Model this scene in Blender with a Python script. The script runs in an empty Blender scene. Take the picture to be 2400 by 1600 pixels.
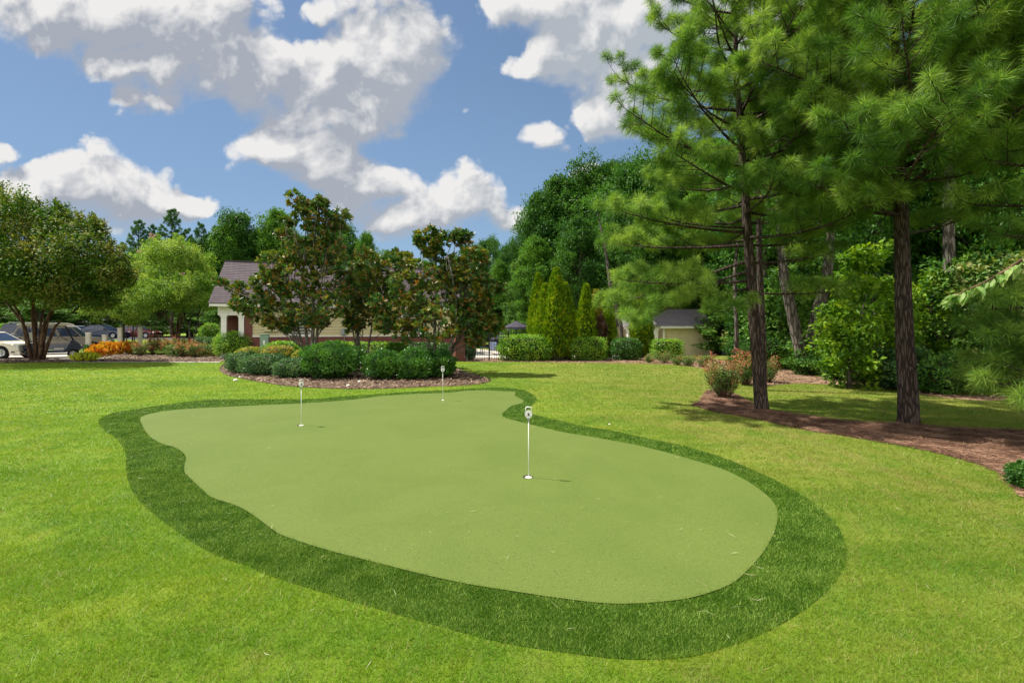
import bpy, bmesh, math, random
import numpy as np
from mathutils import Vector, Matrix

R = math.radians
F, CX, HY, CAMH = 1110.7, 1176.0, 755.0, 1.6      # survey units: focal length and horizon as read from the photo
rng = np.random.default_rng(7)
random.seed(7)
scene = bpy.context.scene
COL = scene.collection

# ------------------------------------------------------------------ camera, sun, sky, exposure
SUN_EL, SUN_AZ = 60.0, (-0.955, 0.296)
cam_d = bpy.data.cameras.new('camera')
cam_d.lens = 17.0
cam_d.sensor_width = 36.0
cam_d.shift_y = -29.0 / 2352.0
cam_d.clip_start = 0.05
cam_d.clip_end = 3000.0
cam = bpy.data.objects.new('camera', cam_d)
cam.location = (0, 0, CAMH)
cam.rotation_euler = (R(90), 0, 0)
COL.objects.link(cam)
scene.camera = cam

vs = scene.view_settings
vs.view_transform = 'Standard'
vs.look = 'None'
vs.exposure = 0.90
vs.gamma = 1.0
vs.use_curve_mapping = False
scene.render.engine = 'CYCLES'
scene.cycles.max_bounces = 7
scene.cycles.diffuse_bounces = 4
scene.cycles.transmission_bounces = 5
scene.cycles.transparent_max_bounces = 6
scene.cycles.use_denoising = True

sun_d = bpy.data.lights.new('sun', 'SUN')
sun_d.energy = 5.0
sun_d.angle = R(1.2)
sun_d.color = (1.0, 0.94, 0.83)
sun = bpy.data.objects.new('sun', sun_d)
sdir = Vector((SUN_AZ[0] * math.cos(R(SUN_EL)), SUN_AZ[1] * math.cos(R(SUN_EL)), math.sin(R(SUN_EL))))
sun.rotation_euler = sdir.to_track_quat('Z', 'Y').to_euler()
sun.location = (-40, 12, 70)
COL.objects.link(sun)


class NT:
    """small helper for writing node trees"""
    def __init__(self, tree):
        self.t = tree

    def n(self, kind, **kw):
        nd = self.t.nodes.new(kind)
        for k, v in kw.items():
            setattr(nd, k, v)
        return nd

    def link(self, a, b):
        self.t.links.new(a, b)

    def put(self, sock, v):
        if isinstance(v, bpy.types.NodeSocket):
            self.link(v, sock)
        else:
            sock.default_value = v

    def math(self, op, a, b=None, c=None, clamp=False):
        nd = self.n('ShaderNodeMath', operation=op, use_clamp=clamp)
        for i, v in enumerate((a, b, c)):
            if v is not None:
                self.put(nd.inputs[i], v)
        return nd.outputs[0]

    def vmath(self, op, a, b=None, c=None):
        nd = self.n('ShaderNodeVectorMath', operation=op)
        for i, v in enumerate((a, b, c)):
            if v is not None:
                self.put(nd.inputs[i], v)
        return nd.outputs['Value'] if op in ('DOT_PRODUCT', 'LENGTH') else nd.outputs[0]

    def mix(self, fac, a, b, blend='MIX'):
        nd = self.n('ShaderNodeMix', data_type='RGBA', blend_type=blend)
        self.put(nd.inputs[0], fac)
        for s, v in ((nd.inputs[6], a), (nd.inputs[7], b)):
            if isinstance(v, tuple):
                v = (*v, 1.0) if len(v) == 3 else v
            self.put(s, v)
        return nd.outputs[2]

    def noise(self, vec, scale, detail=4.0, rough=0.55, dist=0.0):
        nd = self.n('ShaderNodeTexNoise')
        if vec is not None:
            self.link(vec, nd.inputs['Vector'])
        nd.inputs['Scale'].default_value = scale
        nd.inputs['Detail'].default_value = detail
        nd.inputs['Roughness'].default_value = rough
        nd.inputs['Distortion'].default_value = dist
        return nd.outputs[0]

    def step(self, v, lo, hi, smooth=True):
        nd = self.n('ShaderNodeMapRange', interpolation_type='SMOOTHSTEP' if smooth else 'LINEAR')
        self.put(nd.inputs[0], v)
        self.put(nd.inputs[1], lo)
        self.put(nd.inputs[2], hi)
        nd.inputs[3].default_value = 0.0
        nd.inputs[4].default_value = 1.0
        return nd.outputs[0]

    def ramp(self, fac, stops):
        nd = self.n('ShaderNodeValToRGB')
        el = nd.color_ramp.elements
        while len(el) < len(stops):
            el.new(0.5)
        for e, (p, c) in zip(el, stops):
            e.position = p
            e.color = (*c, 1.0)
        self.link(fac, nd.inputs[0])
        return nd.outputs[0]


# cumulus heaps: (u, v, ru, rv, weight) with u = tan(azimuth), v = rise over run, both seen from the lawn
def cl(px, py, rx, ry, w=1.0):
    return ((px - CX) / F, (HY - py) / F, rx / F, ry / F, w)


CLOUDS = [
    cl(30, 0, 190, 105), cl(120, 95, 55, 40, .8), cl(300, 40, 230, 125, 1.2), cl(480, 70, 165, 125, 1.2), cl(390, 165, 130, 62), cl(560, 150, 100, 75), cl(240, 140, 70, 45, .8),
    cl(345, 240, 85, 34, .8), cl(290, 215, 30, 30, .7),
    cl(870, 60, 170, 150, 1.1), cl(950, 130, 105, 120, 1.0), cl(720, 120, 90, 50, .9), cl(650, 215, 130, 75, 1.1), cl(720, 320, 170, 70, 1.1), cl(820, 190, 140, 90, 1.0),
    cl(590, 350, 100, 55, 1.0), cl(880, 265, 120, 65, 1.0), cl(740, 10, 40, 30, .7),
    cl(790, 425, 105, 62), cl(930, 455, 160, 68), cl(1085, 425, 85, 72), cl(1070, 505, 150, 60), cl(740, 375, 105, 60), cl(1180, 520, 70, 30, .8), cl(930, 520, 110, 40),
    cl(60, 410, 140, 66), cl(205, 385, 110, 72), cl(320, 430, 130, 56), cl(425, 462, 85, 36), cl(180, 475, 270, 60), cl(40, 335, 50, 22, .8),
    cl(1200, 155, 90, 42, .9), cl(1290, 120, 80, 60, .9), cl(1200, 15, 110, 50, .9), cl(1400, 60, 190, 150, 1.2), cl(1450, 210, 150, 95, 1.1),
    cl(1245, 310, 58, 40, .9), cl(1390, 290, 85, 62), cl(1640, 60, 210, 160, 1.1), cl(1960, 190, 110, 70), cl(1850, 60, 110, 80),
    cl(1340, 385, 50, 20, .7), cl(2260, 60, 140, 110), cl(1050, 265, 24, 12, .6), cl(1300, 345, 30, 16, .6),
]

world = bpy.data.worlds.new('World')
scene.world = world
world.use_nodes = True
world.cycles.sampling_method = 'MANUAL'
world.cycles.sample_map_resolution = 512
wt = world.node_tree
wt.nodes.clear()

# density group: vector (u,v,0) -> density
grp = bpy.data.node_groups.new('cumulus_density', 'ShaderNodeTree')
grp.interface.new_socket('P', in_out='INPUT', socket_type='NodeSocketVector')
grp.interface.new_socket('D', in_out='OUTPUT', socket_type='NodeSocketFloat')
grp.interface.new_socket('T', in_out='OUTPUT', socket_type='NodeSocketFloat')
g = NT(grp)
gi = g.n('NodeGroupInput')
go = g.n('NodeGroupOutput')
P0 = gi.outputs[0]
warp = g.n('ShaderNodeTexNoise')
warp.inputs['Scale'].default_value = 5.0
warp.inputs['Detail'].default_value = 3.0
g.link(P0, warp.inputs['Vector'])
wv = g.vmath('MULTIPLY_ADD', warp.outputs['Color'], (0.14, 0.10, 0.0), (-0.07, -0.05, 0.0))
P1 = g.vmath('ADD', P0, wv)
acc = None
for (u, v, ru, rv, w) in CLOUDS:
    q = g.vmath('MULTIPLY', g.vmath('SUBTRACT', P1, (u, v, 0.0)), (1 / (ru * 1.25), 1 / (rv * 1.25), 0.0))
    d = g.math('SUBTRACT', 1.0, g.vmath('DOT_PRODUCT', q, q), clamp=True)
    d = g.math('MULTIPLY', d, w)
    acc = d if acc is None else g.math('MAXIMUM', acc, d) if False else g.math('SUBTRACT', g.math('ADD', acc, d), g.math('MULTIPLY', g.math('MULTIPLY', acc, d), 0.55))
n1 = g.noise(P0, 7.0, 10.0, 0.66, 0.2)
n2 = g.noise(P0, 2.6, 3.0, 0.5)
vo = g.n('ShaderNodeTexVoronoi', feature='F1')
g.link(P1, vo.inputs['Vector'])
vo.inputs['Scale'].default_value = 9.0
vo.inputs['Detail'].default_value = 3.0
vo.inputs['Roughness'].default_value = 0.55
vo.inputs['Lacunarity'].default_value = 2.1
puff = g.math('SUBTRACT', 0.45, vo.outputs['Distance'])
nn = g.math('ADD', g.math('MULTIPLY', g.math('SUBTRACT', n1, 0.5), 1.35), g.math('MULTIPLY', puff, 0.75))
low = g.math('ADD', acc, g.math('MULTIPLY', g.math('SUBTRACT', n2, 0.5), 0.7))
g.link(g.math('SUBTRACT', g.math('ADD', low, nn), -0.05), go.inputs[0])
g.link(low, go.inputs[1])

w = NT(wt)
out = w.n('ShaderNodeOutputWorld')
bg = w.n('ShaderNodeBackground')
bg.inputs['Strength'].default_value = 0.1
sky = w.n('ShaderNodeTexSky', sky_type='NISHITA')
sky.sun_disc = False
sky.sun_elevation = R(SUN_EL)
sky.sun_rotation = math.atan2(SUN_AZ[0], SUN_AZ[1])
sky.altitude = 200.0
sky.air_density = 1.0
sky.dust_density = 0.6
sky.ozone_density = 1.6
tc = w.n('ShaderNodeTexCoord')
sep = w.n('ShaderNodeSeparateXYZ')
w.link(tc.outputs['Generated'], sep.inputs[0])
yab = w.math('MAXIMUM', w.math('ABSOLUTE', sep.outputs[1]), 0.12)
comb = w.n('ShaderNodeCombineXYZ')
w.link(w.math('DIVIDE', sep.outputs[0], yab), comb.inputs[0])
w.link(w.math('DIVIDE', sep.outputs[2], yab), comb.inputs[1])


def dens(vec):
    nd = w.n('ShaderNodeGroup')
    nd.node_tree = grp
    w.link(vec, nd.inputs[0])
    return nd.outputs[0], nd.outputs[1]


UV = comb.outputs[0]
d0, t0 = dens(UV)
d1, t1 = dens(w.vmath('ADD', UV, (-0.022, 0.040, 0.0)))
edge = w.math('MULTIPLY_ADD', w.noise(UV, 4.0, 3.0, 0.5), 0.85, 0.02)
edge = w.math('MULTIPLY_ADD', w.step(w.math('SUBTRACT', t1, t0), -0.06, 0.18), 0.42, edge)
mask = w.step(d0, 0.0, edge)
mask = w.math('MULTIPLY', mask, w.step(sep.outputs[2], -0.02, 0.06))
relief = w.math('MULTIPLY', w.math('SUBTRACT', d1, d0), 1.55)          # sides turned from the sun
soft = w.noise(UV, 2.3, 5.0, 0.55)
thick = w.math('MULTIPLY', w.step(t0, 0.38, 0.95), w.step(soft, 0.14, 0.46))
under = w.step(w.math('SUBTRACT', t1, t0), -0.12, 0.20)
shade = w.math('ADD', w.math('MULTIPLY', thick, 0.82), w.math('MULTIPLY', under, 0.17))
shade = w.math('ADD', shade, relief, clamp=True)
grey = w.mix(w.step(sep.outputs[0], -0.5, 0.4), (2.10, 2.27, 2.62), (2.45, 2.68, 2.95))
ccol = w.mix(shade, (4.6, 4.55, 4.5), grey)
low = w.step(sep.outputs[2], 0.40, 0.0)
near_sun = w.step(sep.outputs[0], 0.2, -0.95)
skyc = w.mix(1.0, sky.outputs[0], w.mix(low, (0.66, 0.69, 0.67), (0.50, 0.54, 0.58)), 'MULTIPLY')
skyc = w.mix(near_sun, skyc, w.mix(1.0, skyc, (0.72, 0.74, 0.78), 'MULTIPLY'))
fin = w.mix(mask, skyc, ccol)
# unseen bright veil added over the sky at the viewer's back, as fill light
fin = w.mix(w.math('MULTIPLY', w.step(sep.outputs[1], 0.05, -0.45), w.step(sep.outputs[2], -0.02, 0.08)), fin, (8.5, 8.3, 8.0))
w.link(fin, bg.inputs['Color'])
w.link(bg.outputs[0], out.inputs['Surface'])


# ------------------------------------------------------------------ places
def ss(a, b, x):
    t = np.clip((x - a) / (b - a), 0, 1)
    return t * t * (3 - 2 * t)


def terr(x, y):
    return -0.45 * ss(28.5, 34, y) * ss(-4, 1, x) + 0.55 * ss(33, 45, y) * (1 - ss(-24, -17, x))


def at(px, py, D):
    """the point that lies D metres out, at survey bearing px and height py"""
    return Vector(((px - CX) / F * D, D, CAMH + (HY - py) / F * D))


def gp(px, py):
    """where the sight line to a foot point meets the ground"""
    z = 0.0
    for _ in range(12):
        D = (CAMH - z) * F / (py - HY)
        x = (px - CX) / F * D
        z = float(terr(x, D))
    return Vector((x, D, z))


def onground(px, D):
    x = (px - CX) / F * D
    return Vector((x, D, float(terr(x, D))))


# ------------------------------------------------------------------ objects
def put(o, label=None, cat=None, group=None, kind=None):
    if label: o['label'] = label
    if cat: o['category'] = cat
    if group: o['group'] = group
    if kind: o['kind'] = kind
    return o


def thing(name, label, cat, loc=(0, 0, 0), rz=0.0, group=None):
    o = bpy.data.objects.new(name, None)
    o.empty_display_size = 0.3
    o.location = loc
    o.rotation_euler = (0, 0, rz)
    COL.objects.link(o)
    return put(o, label, cat, group)


class Geo:
    """collects shapes; out() links them as one mesh object"""
    def __init__(self):
        self.V, self.Q, self.T, self.NG, self.n = [], [], [], [], 0
        self.qm, self.tm, self.nm = [], [], []

    def add(self, V, Q=None, T=None, m=0, NG=None):
        V = np.asarray(V, dtype=np.float64).reshape(-1, 3)
        if Q is not None and len(Q):
            Q = np.asarray(Q, dtype=np.int64).reshape(-1, 4)
            self.Q.append(Q + self.n); self.qm.append(np.full(len(Q), m))
        if T is not None and len(T):
            T = np.asarray(T, dtype=np.int64).reshape(-1, 3)
            self.T.append(T + self.n); self.tm.append(np.full(len(T), m))
        for f in NG or ():
            self.NG.append([i + self.n for i in f]); self.nm.append(m)
        self.V.append(V)
        self.n += len(V)
        return self

    def box(self, x0, x1, y0, y1, z0, z1, m=0, M=None):
        V = np.array([(x, y, z) for z in (z0, z1) for y in (y0, y1) for x in (x0, x1)], float)
        if M is not None:
            V = np.array([M @ Vector(v) for v in V])
        return self.add(V, [(0, 2, 3, 1), (4, 5, 7, 6), (0, 1, 5, 4), (2, 6, 7, 3), (0, 4, 6, 2), (1, 3, 7, 5)], m=m)

    def tube(self, pts, rad, k=7, m=0, cap=True):
        pts = [np.array(p, float) for p in pts]
        n = len(pts)
        if np.isscalar(rad): rad = [rad] * n
        ring = []
        up = np.array((0.31, 0.17, 0.93))
        ang = np.arange(k) * 2 * np.pi / k
        for i, p in enumerate(pts):
            t = pts[min(i + 1, n - 1)] - pts[max(i - 1, 0)]
            t /= (np.linalg.norm(t) + 1e-9)
            ref = up if abs(t @ up) < 0.95 else np.array((1.0, 0, 0))
            a = np.cross(t, ref); a /= np.linalg.norm(a)
            b = np.cross(t, a)
            ring.append(p + rad[i] * (np.cos(ang)[:, None] * a + np.sin(ang)[:, None] * b))
        V = np.concatenate(ring)
        Q = []
        for i in range(n - 1):
            for j in range(k):
                j2 = (j + 1) % k
                Q.append((i * k + j, i * k + j2, (i + 1) * k + j2, (i + 1) * k + j))
        NG = [list(range(k))[::-1], list(range((n - 1) * k, n * k))] if cap else None
        return self.add(V, Q, m=m, NG=NG)

    def lathe(self, prof, k=16, c=(0, 0, 0), m=0):
        ang = np.arange(k) * 2 * np.pi / k
        V = np.concatenate([np.stack([c[0] + r * np.cos(ang), c[1] + r * np.sin(ang), np.full(k, c[2] + z)], 1) for r, z in prof])
        Q = [(i * k + j, i * k + (j + 1) % k, (i + 1) * k + (j + 1) % k, (i + 1) * k + j) for i in range(len(prof) - 1) for j in range(k)]
        return self.add(V, Q, m=m, NG=[list(range(k))[::-1], list(range((len(prof) - 1) * k, len(prof) * k))])

    def prism(self, poly, y0, y1, m=0, inset=None):
        """outline in x,z pulled along y"""
        n = len(poly)
        V = [(x, y0, z) for x, z in poly] + [(x, y1, z) for x, z in poly]
        return self.add(V, [(i, (i + 1) % n, n + (i + 1) % n, n + i) for i in range(n)], m=m, NG=[list(range(n))[::-1], list(range(n, 2 * n))])

    def out(self, name, mats, parent=None, loc=(0, 0, 0), smooth=False, bevel=0.0):
        me = bpy.data.meshes.new(name)
        V = np.concatenate(self.V) if self.V else np.zeros((0, 3))
        me.vertices.add(len(V))
        me.vertices.foreach_set('co', V.astype(np.float32).ravel())
        loops, sizes, mi = [], [], []
        if self.Q:
            q = np.concatenate(self.Q); loops.append(q.ravel()); sizes.append(np.full(len(q), 4)); mi.append(np.concatenate(self.qm))
        if self.T:
            q = np.concatenate(self.T); loops.append(q.ravel()); sizes.append(np.full(len(q), 3)); mi.append(np.concatenate(self.tm))
        for f, mm in zip(self.NG, self.nm):
            loops.append(np.array(f)); sizes.append(np.array([len(f)])); mi.append(np.array([mm]))
        L = np.concatenate(loops); S = np.concatenate(sizes); MI = np.concatenate(mi)
        me.loops.add(len(L))
        me.loops.foreach_set('vertex_index', L.astype(np.int32))
        me.polygons.add(len(S))
        me.polygons.foreach_set('loop_start', np.concatenate([[0], np.cumsum(S)[:-1]]).astype(np.int32))
        for m in (mats if isinstance(mats, (list, tuple)) else [mats]):
            me.materials.append(m)
        me.polygons.foreach_set('material_index', MI.astype(np.int32))
        me.polygons.foreach_set('use_smooth', np.full(len(S), bool(smooth)))
        me.update(calc_edges=True)
        if bevel:
            bm = bmesh.new(); bm.from_mesh(me)
            bmesh.ops.recalc_face_normals(bm, faces=bm.faces)
            bmesh.ops.bevel(bm, geom=[e for e in bm.edges if e.calc_face_angle(0) > 0.35], offset=bevel, segments=2, affect='EDGES', profile=0.6)
            bm.to_mesh(me); bm.free()
        o = bpy.data.objects.new(name, me)
        COL.objects.link(o)
        o.location = loc
        if parent is not None: o.parent = parent
        return o


def copy_tree(o, parent=None):
    c = o.copy()
    COL.objects.link(c)
    c.parent = parent
    for ch in list(o.children):
        copy_tree(ch, c)
    return c


# ------------------------------------------------------------------ materials
def new_mat(name):
    m = bpy.data.materials.new(name)
    m.use_nodes = True
    m.node_tree.nodes.clear()
    t = NT(m.node_tree)
    o = t.n('ShaderNodeOutputMaterial')
    return m, t, o


def principled(t, o, col, rough=0.6, spec=0.4, metal=0.0, bump=None, bstr=0.3, bdist=0.01):
    p = t.n('ShaderNodeBsdfPrincipled')
    if isinstance(col, tuple): p.inputs['Base Color'].default_value = (*col, 1)
    else: t.link(col, p.inputs['Base Color'])
    t.put(p.inputs['Roughness'], rough)
    p.inputs['Specular IOR Level'].default_value = spec
    p.inputs['Metallic'].default_value = metal
    if bump is not None:
        b = t.n('ShaderNodeBump')
        b.inputs['Strength'].default_value = bstr
        b.inputs['Distance'].default_value = bdist
        t.link(bump, b.inputs['Height'])
        t.link(b.outputs[0], p.inputs['Normal'])
    t.link(p.outputs[0], o.inputs['Surface'])
    return p


def mat_plain(name, col, rough=0.5, spec=0.4, metal=0.0, var=0.12, scale=6.0, coat=0.0):
    m, t, o = new_mat(name)
    tc = t.n('ShaderNodeTexCoord')
    n = t.noise(tc.outputs['Object'], scale, 5.0, 0.6)
    c = t.mix(t.step(n, 0.3, 0.7), tuple(max(0, x * (1 - var)) for x in col), tuple(min(1, x * (1 + var)) for x in col))
    p = principled(t, o, c, rough, spec, metal)
    if coat: p.inputs['Coat Weight'].default_value = coat; p.inputs['Coat Roughness'].default_value = 0.06
    return m


def mat_leaf(name, cols, back=None, trans=0.3, rough=0.5, spec=0.3, clump=1.2, gain=1.5, spread=0.75):
    """cols: 3 colours a leaf may have; neighbouring leaves drift together in hue"""
    cols = [tuple(min(.7, x * gain) for x in c) for c in cols]
    m, t, o = new_mat(name)
    geo = t.n('ShaderNodeNewGeometry')
    tc = t.n('ShaderNodeTexCoord')
    n = t.noise(tc.outputs['Object'], clump, 3.0, 0.5)
    f = t.math('MULTIPLY_ADD', t.math('SUBTRACT', geo.outputs['Random Per Island'], 0.5), spread, t.math('MULTIPLY_ADD', t.math('SUBTRACT', t.step(n, 0.25, 0.75), 0.5), 1.25 - spread * .33, 0.5))
    c = t.ramp(f, [(0.05, cols[0]), (0.5, cols[1]), (0.97, cols[2])])
    if back is not None:
        brown = t.step(t.math('FRACT', t.math('MULTIPLY', geo.outputs['Random Per Island'], 23.3)), 0.66, 0.74)
        c = t.mix(t.math('MULTIPLY', geo.outputs['Backfacing'], brown), c, back)
    p = t.n('ShaderNodeBsdfPrincipled')
    t.link(c, p.inputs['Base Color'])
    p.inputs['Roughness'].default_value = rough
    p.inputs['Specular IOR Level'].default_value = spec
    if trans > 0:
        tr = t.n('ShaderNodeBsdfTranslucent')
        t.link(t.mix(1.0, c, (1.5, 1.45, 0.6), 'MULTIPLY'), tr.inputs['Color'])
        mx = t.n('ShaderNodeMixShader')
        mx.inputs[0].default_value = trans
        t.link(p.outputs[0], mx.inputs[1]); t.link(tr.outputs[0], mx.inputs[2])
        t.link(mx.outputs[0], o.inputs['Surface'])
    else:
        t.link(p.outputs[0], o.inputs['Surface'])
    return m


def mat_bark(name, c0, c1, sx=14.0, sz=2.5, bd=0.02):
    m, t, o = new_mat(name)
    tc = t.n('ShaderNodeTexCoord')
    mp = t.n('ShaderNodeMapping')
    mp.inputs['Scale'].default_value = (sx, sx, sz)
    t.link(tc.outputs['Object'], mp.inputs[0])
    n = t.noise(mp.outputs[0], 1.0, 6.0, 0.65, 0.4)
    wob = t.n('ShaderNodeTexNoise'); t.link(mp.outputs[0], wob.inputs['Vector']); wob.inputs['Scale'].default_value = .7; wob.inputs['Detail'].default_value = 4
    v = t.n('ShaderNodeTexVoronoi', feature='DISTANCE_TO_EDGE')
    t.link(t.vmath('MULTIPLY_ADD', wob.outputs['Color'], (1.6, 1.6, 1.6), mp.outputs[0]), v.inputs['Vector'])
    v.inputs['Scale'].default_value = 1.0
    crack = t.step(v.outputs['Distance'], 0.0, 0.22)
    h = t.math('MULTIPLY', crack, n)
    c = t.mix(t.step(h, 0.12, 0.6), c0, c1)
    principled(t, o, c, 0.9, 0.2, bump=h, bstr=1.0, bdist=bd)
    return m


def mat_brick(name, c0, c1, mortar, bw=0.21, bh=0.075):
    m, t, o = new_mat(name)
    tc = t.n('ShaderNodeTexCoord')
    sp = t.n('ShaderNodeSeparateXYZ'); t.link(tc.outputs['Object'], sp.inputs[0])
    cb = t.n('ShaderNodeCombineXYZ')
    t.link(t.math('ADD', sp.outputs[0], sp.outputs[1]), cb.inputs[0])
    t.link(sp.outputs[2], cb.inputs[1])
    b = t.n('ShaderNodeTexBrick')
    t.link(cb.outputs[0], b.inputs['Vector'])
    b.inputs['Color1'].default_value = (*c0, 1); b.inputs['Color2'].default_value = (*c1, 1); b.inputs['Mortar'].default_value = (*mortar, 1)
    b.inputs['Scale'].default_value = 1.0
    b.inputs['Mortar Size'].default_value = 0.007
    b.inputs['Brick Width'].default_value = bw
    b.inputs['Row Height'].default_value = bh
    n = t.noise(tc.outputs['Object'], 25.0, 4.0)
    c = t.mix(t.math('MULTIPLY', n, 0.5), b.outputs['Color'], (c0[0] * .5, c0[1] * .5, c0[2] * .5))
    principled(t, o, c, 0.85, 0.2, bump=t.math('SUBTRACT', 1.0, b.outputs['Fac']), bstr=0.6, bdist=0.01)
    return m


def mat_ground(name, cols, s1=0.6, s2=9.0, s3=90.0, rough=0.95, bump=0.02, streak=False):
    m, t, o = new_mat(name)
    tc = t.n('ShaderNodeTexCoord')
    P = tc.outputs['Object']
    a = t.noise(P, s1, 4.0, 0.6, 0.3)
    b = t.noise(P, s2, 5.0, 0.65)
    c = t.noise(P, s3, 3.0, 0.6)
    f = t.math('ADD', t.math('MULTIPLY', a, 0.5), t.math('ADD', t.math('MULTIPLY', b, 0.3), t.math('MULTIPLY', c, 0.2)))
    col = t.ramp(t.step(f, 0.33, 0.67, False), [(0.0, cols[0]), (0.5, cols[1]), (1.0, cols[2])])
    principled(t, o, col, rough, 0.15, bump=t.math('ADD', t.math('MULTIPLY', b, 0.5), c), bstr=0.7, bdist=bump)
    return m


MT = {}
MT['needle'] = mat_leaf('pine_needles', [(0.030, 0.076, 0.012), (0.068, 0.128, 0.018), (0.140, 0.200, 0.040)], trans=0.38, rough=0.55, spec=0.2, clump=1.1, gain=1.95)
MT['needle_far'] = mat_leaf('far_pine_needles', [(0.018, 0.055, 0.016), (0.032, 0.085, 0.020), (0.050, 0.115, 0.022)], trans=0.25, clump=0.7, gain=1.5, spec=0.1)
MT['oak'] = mat_leaf('forest_leaves', [(0.016, 0.056, 0.010), (0.030, 0.088, 0.014), (0.052, 0.125, 0.016)], trans=0.30, rough=0.45, clump=0.45, spec=0.1, gain=1.4)
MT['poplar'] = mat_leaf('bright_forest_leaves', [(0.030, 0.085, 0.012), (0.052, 0.130, 0.014), (0.085, 0.175, 0.018)], trans=0.32, clump=0.45, spec=0.1, gain=1.45)
MT['yellowgreen'] = mat_leaf('yellow_green_leaves', [(0.060, 0.140, 0.012), (0.110, 0.215, 0.015), (0.185, 0.270, 0.020)], trans=0.38, clump=1.2, spec=0.15, gain=1.2)
MT['under'] = mat_leaf('undergrowth_leaves', [(0.020, 0.060, 0.012), (0.045, 0.105, 0.015), (0.090, 0.155, 0.030)], trans=0.3, clump=1.1, spec=0.12, gain=1.8)
MT['crape'] = mat_leaf('crape_myrtle_leaves', [(0.024, 0.066, 0.008), (0.048, 0.098, 0.010), (0.125, 0.125, 0.030)], trans=0.32, clump=0.8, spec=0.12, gain=1.35)
MT['crape_light'] = mat_leaf('light_crape_leaves', [(0.060, 0.120, 0.016), (0.095, 0.170, 0.020), (0.165, 0.210, 0.045)], trans=0.36, clump=0.9, gain=1.7, spec=0.12)
MT['blossom'] = mat_leaf('pink_blossom', [(0.45, 0.16, 0.30), (0.55, 0.25, 0.42), (0.6, 0.3, 0.45)], trans=0.3, gain=1.0)
MT['magnolia'] = mat_leaf('magnolia_leaves', [(0.016, 0.050, 0.010), (0.034, 0.078, 0.012), (0.110, 0.110, 0.012)], back=(0.235, 0.115, 0.022), trans=0.22, rough=0.38, clump=1.5, spec=0.35, gain=1.8)
MT['arbor'] = mat_leaf('arborvitae_sprays', [(0.045, 0.105, 0.006), (0.090, 0.160, 0.006), (0.175, 0.220, 0.010)], trans=0.28, clump=3.0, spec=0.1, gain=1.55)
MT['arbor_tan'] = mat_leaf('bronzed_sprays', [(0.070, 0.085, 0.010), (0.150, 0.130, 0.014), (0.220, 0.150, 0.030)], trans=0.25, clump=3.0, gain=1.8, spec=0.1)
MT['dead'] = mat_leaf('dead_brown_leaves', [(0.040, 0.022, 0.012), (0.085, 0.045, 0.025), (0.14, 0.08, 0.045)], trans=0.15, clump=3.0, gain=1.0)
MT['box'] = mat_leaf('boxwood_leaves', [(0.040, 0.100, 0.010), (0.070, 0.150, 0.012), (0.130, 0.200, 0.018)], trans=0.25, rough=0.4, clump=2.2, gain=2.1, spec=0.2)
MT['holly'] = mat_leaf('clipped_dark_leaves', [(0.022, 0.060, 0.020), (0.038, 0.090, 0.030), (0.070, 0.125, 0.040)], trans=0.22, rough=0.42, clump=2.2, gain=1.7, spec=0.2)
MT['glossy'] = mat_leaf('glossy_green_leaves', [(0.018, 0.066, 0.012), (0.034, 0.105, 0.014), (0.062, 0.155, 0.016)], trans=0.25, rough=0.34, clump=1.8, spec=0.3, gain=1.35)
MT['varieg'] = mat_leaf('yellow_mottled_leaves', [(0.060, 0.110, 0.012), (0.140, 0.170, 0.022), (0.280, 0.240, 0.050)], trans=0.3, clump=3.0)
MT['rose'] = mat_leaf('rose_leaves', [(0.035, 0.080, 0.018), (0.070, 0.110, 0.028), (0.140, 0.140, 0.050)], trans=0.28, clump=2.6, gain=2, spec=0.2)
MT['rose_tip'] = mat_leaf('reddish_rose_tips', [(0.16, 0.05, 0.03), (0.28, 0.09, 0.05), (0.36, 0.16, 0.09)], trans=0.3, clump=3.0)
MT['croton'] = mat_leaf('croton_leaves', [(0.52, 0.10, 0.02), (0.62, 0.28, 0.02), (0.65, 0.45, 0.03)], trans=0.3, clump=4.0, gain=1.0)
MT['vine'] = mat_leaf('lime_vine_leaves', [(0.28, 0.36, 0.015), (0.42, 0.48, 0.02), (0.52, 0.52, 0.03)], trans=0.35, clump=4.0, gain=1.0)
MT['variegated'] = mat_leaf('pale_edged_leaves', [(0.08, 0.19, 0.030), (0.17, 0.29, 0.06), (0.33, 0.42, 0.16)], trans=0.42, clump=20.0, gain=0.95)
MT['shade_core'] = mat_plain('inner_shade_core', (0.030, 0.036, 0.016), 0.9, 0.1)  # dark core tone: the shade inside bushes, put into the colour
MT['pinebark'] = mat_bark('pine_bark', (0.028, 0.019, 0.016), (0.110, 0.080, 0.068), 24.0, 3.4, 0.02)
MT['bark'] = mat_bark('grey_bark', (0.050, 0.040, 0.034), (0.17, 0.15, 0.13), 9.0, 2.0)
MT['crapebark'] = mat_bark('crape_bark', (0.060, 0.032, 0.020), (0.155, 0.095, 0.060), 7.0, 1.0, 0.008)
MT['magbark'] = mat_bark('magnolia_bark', (0.10, 0.092, 0.075), (0.27, 0.25, 0.205), 12.0, 4.0, 0.006)
MT['brick'] = mat_brick('red_brick', (0.200, 0.055, 0.042), (0.140, 0.042, 0.036), (0.24, 0.18, 0.155))
MT['shingle'] = mat_brick('roof_shingles', (0.105, 0.082, 0.094), (0.072, 0.057, 0.068), (0.040, 0.032, 0.038), 0.30, 0.12)
MT['shingle_grey'] = mat_brick('grey_shingles', (0.22, 0.20, 0.22), (0.17, 0.155, 0.17), (0.10, 0.09, 0.10), 0.30, 0.12)
MT['siding'] = mat_plain('cream_siding', (0.52, 0.46, 0.27), 0.6, 0.3, var=0.05, scale=2.0)
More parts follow.
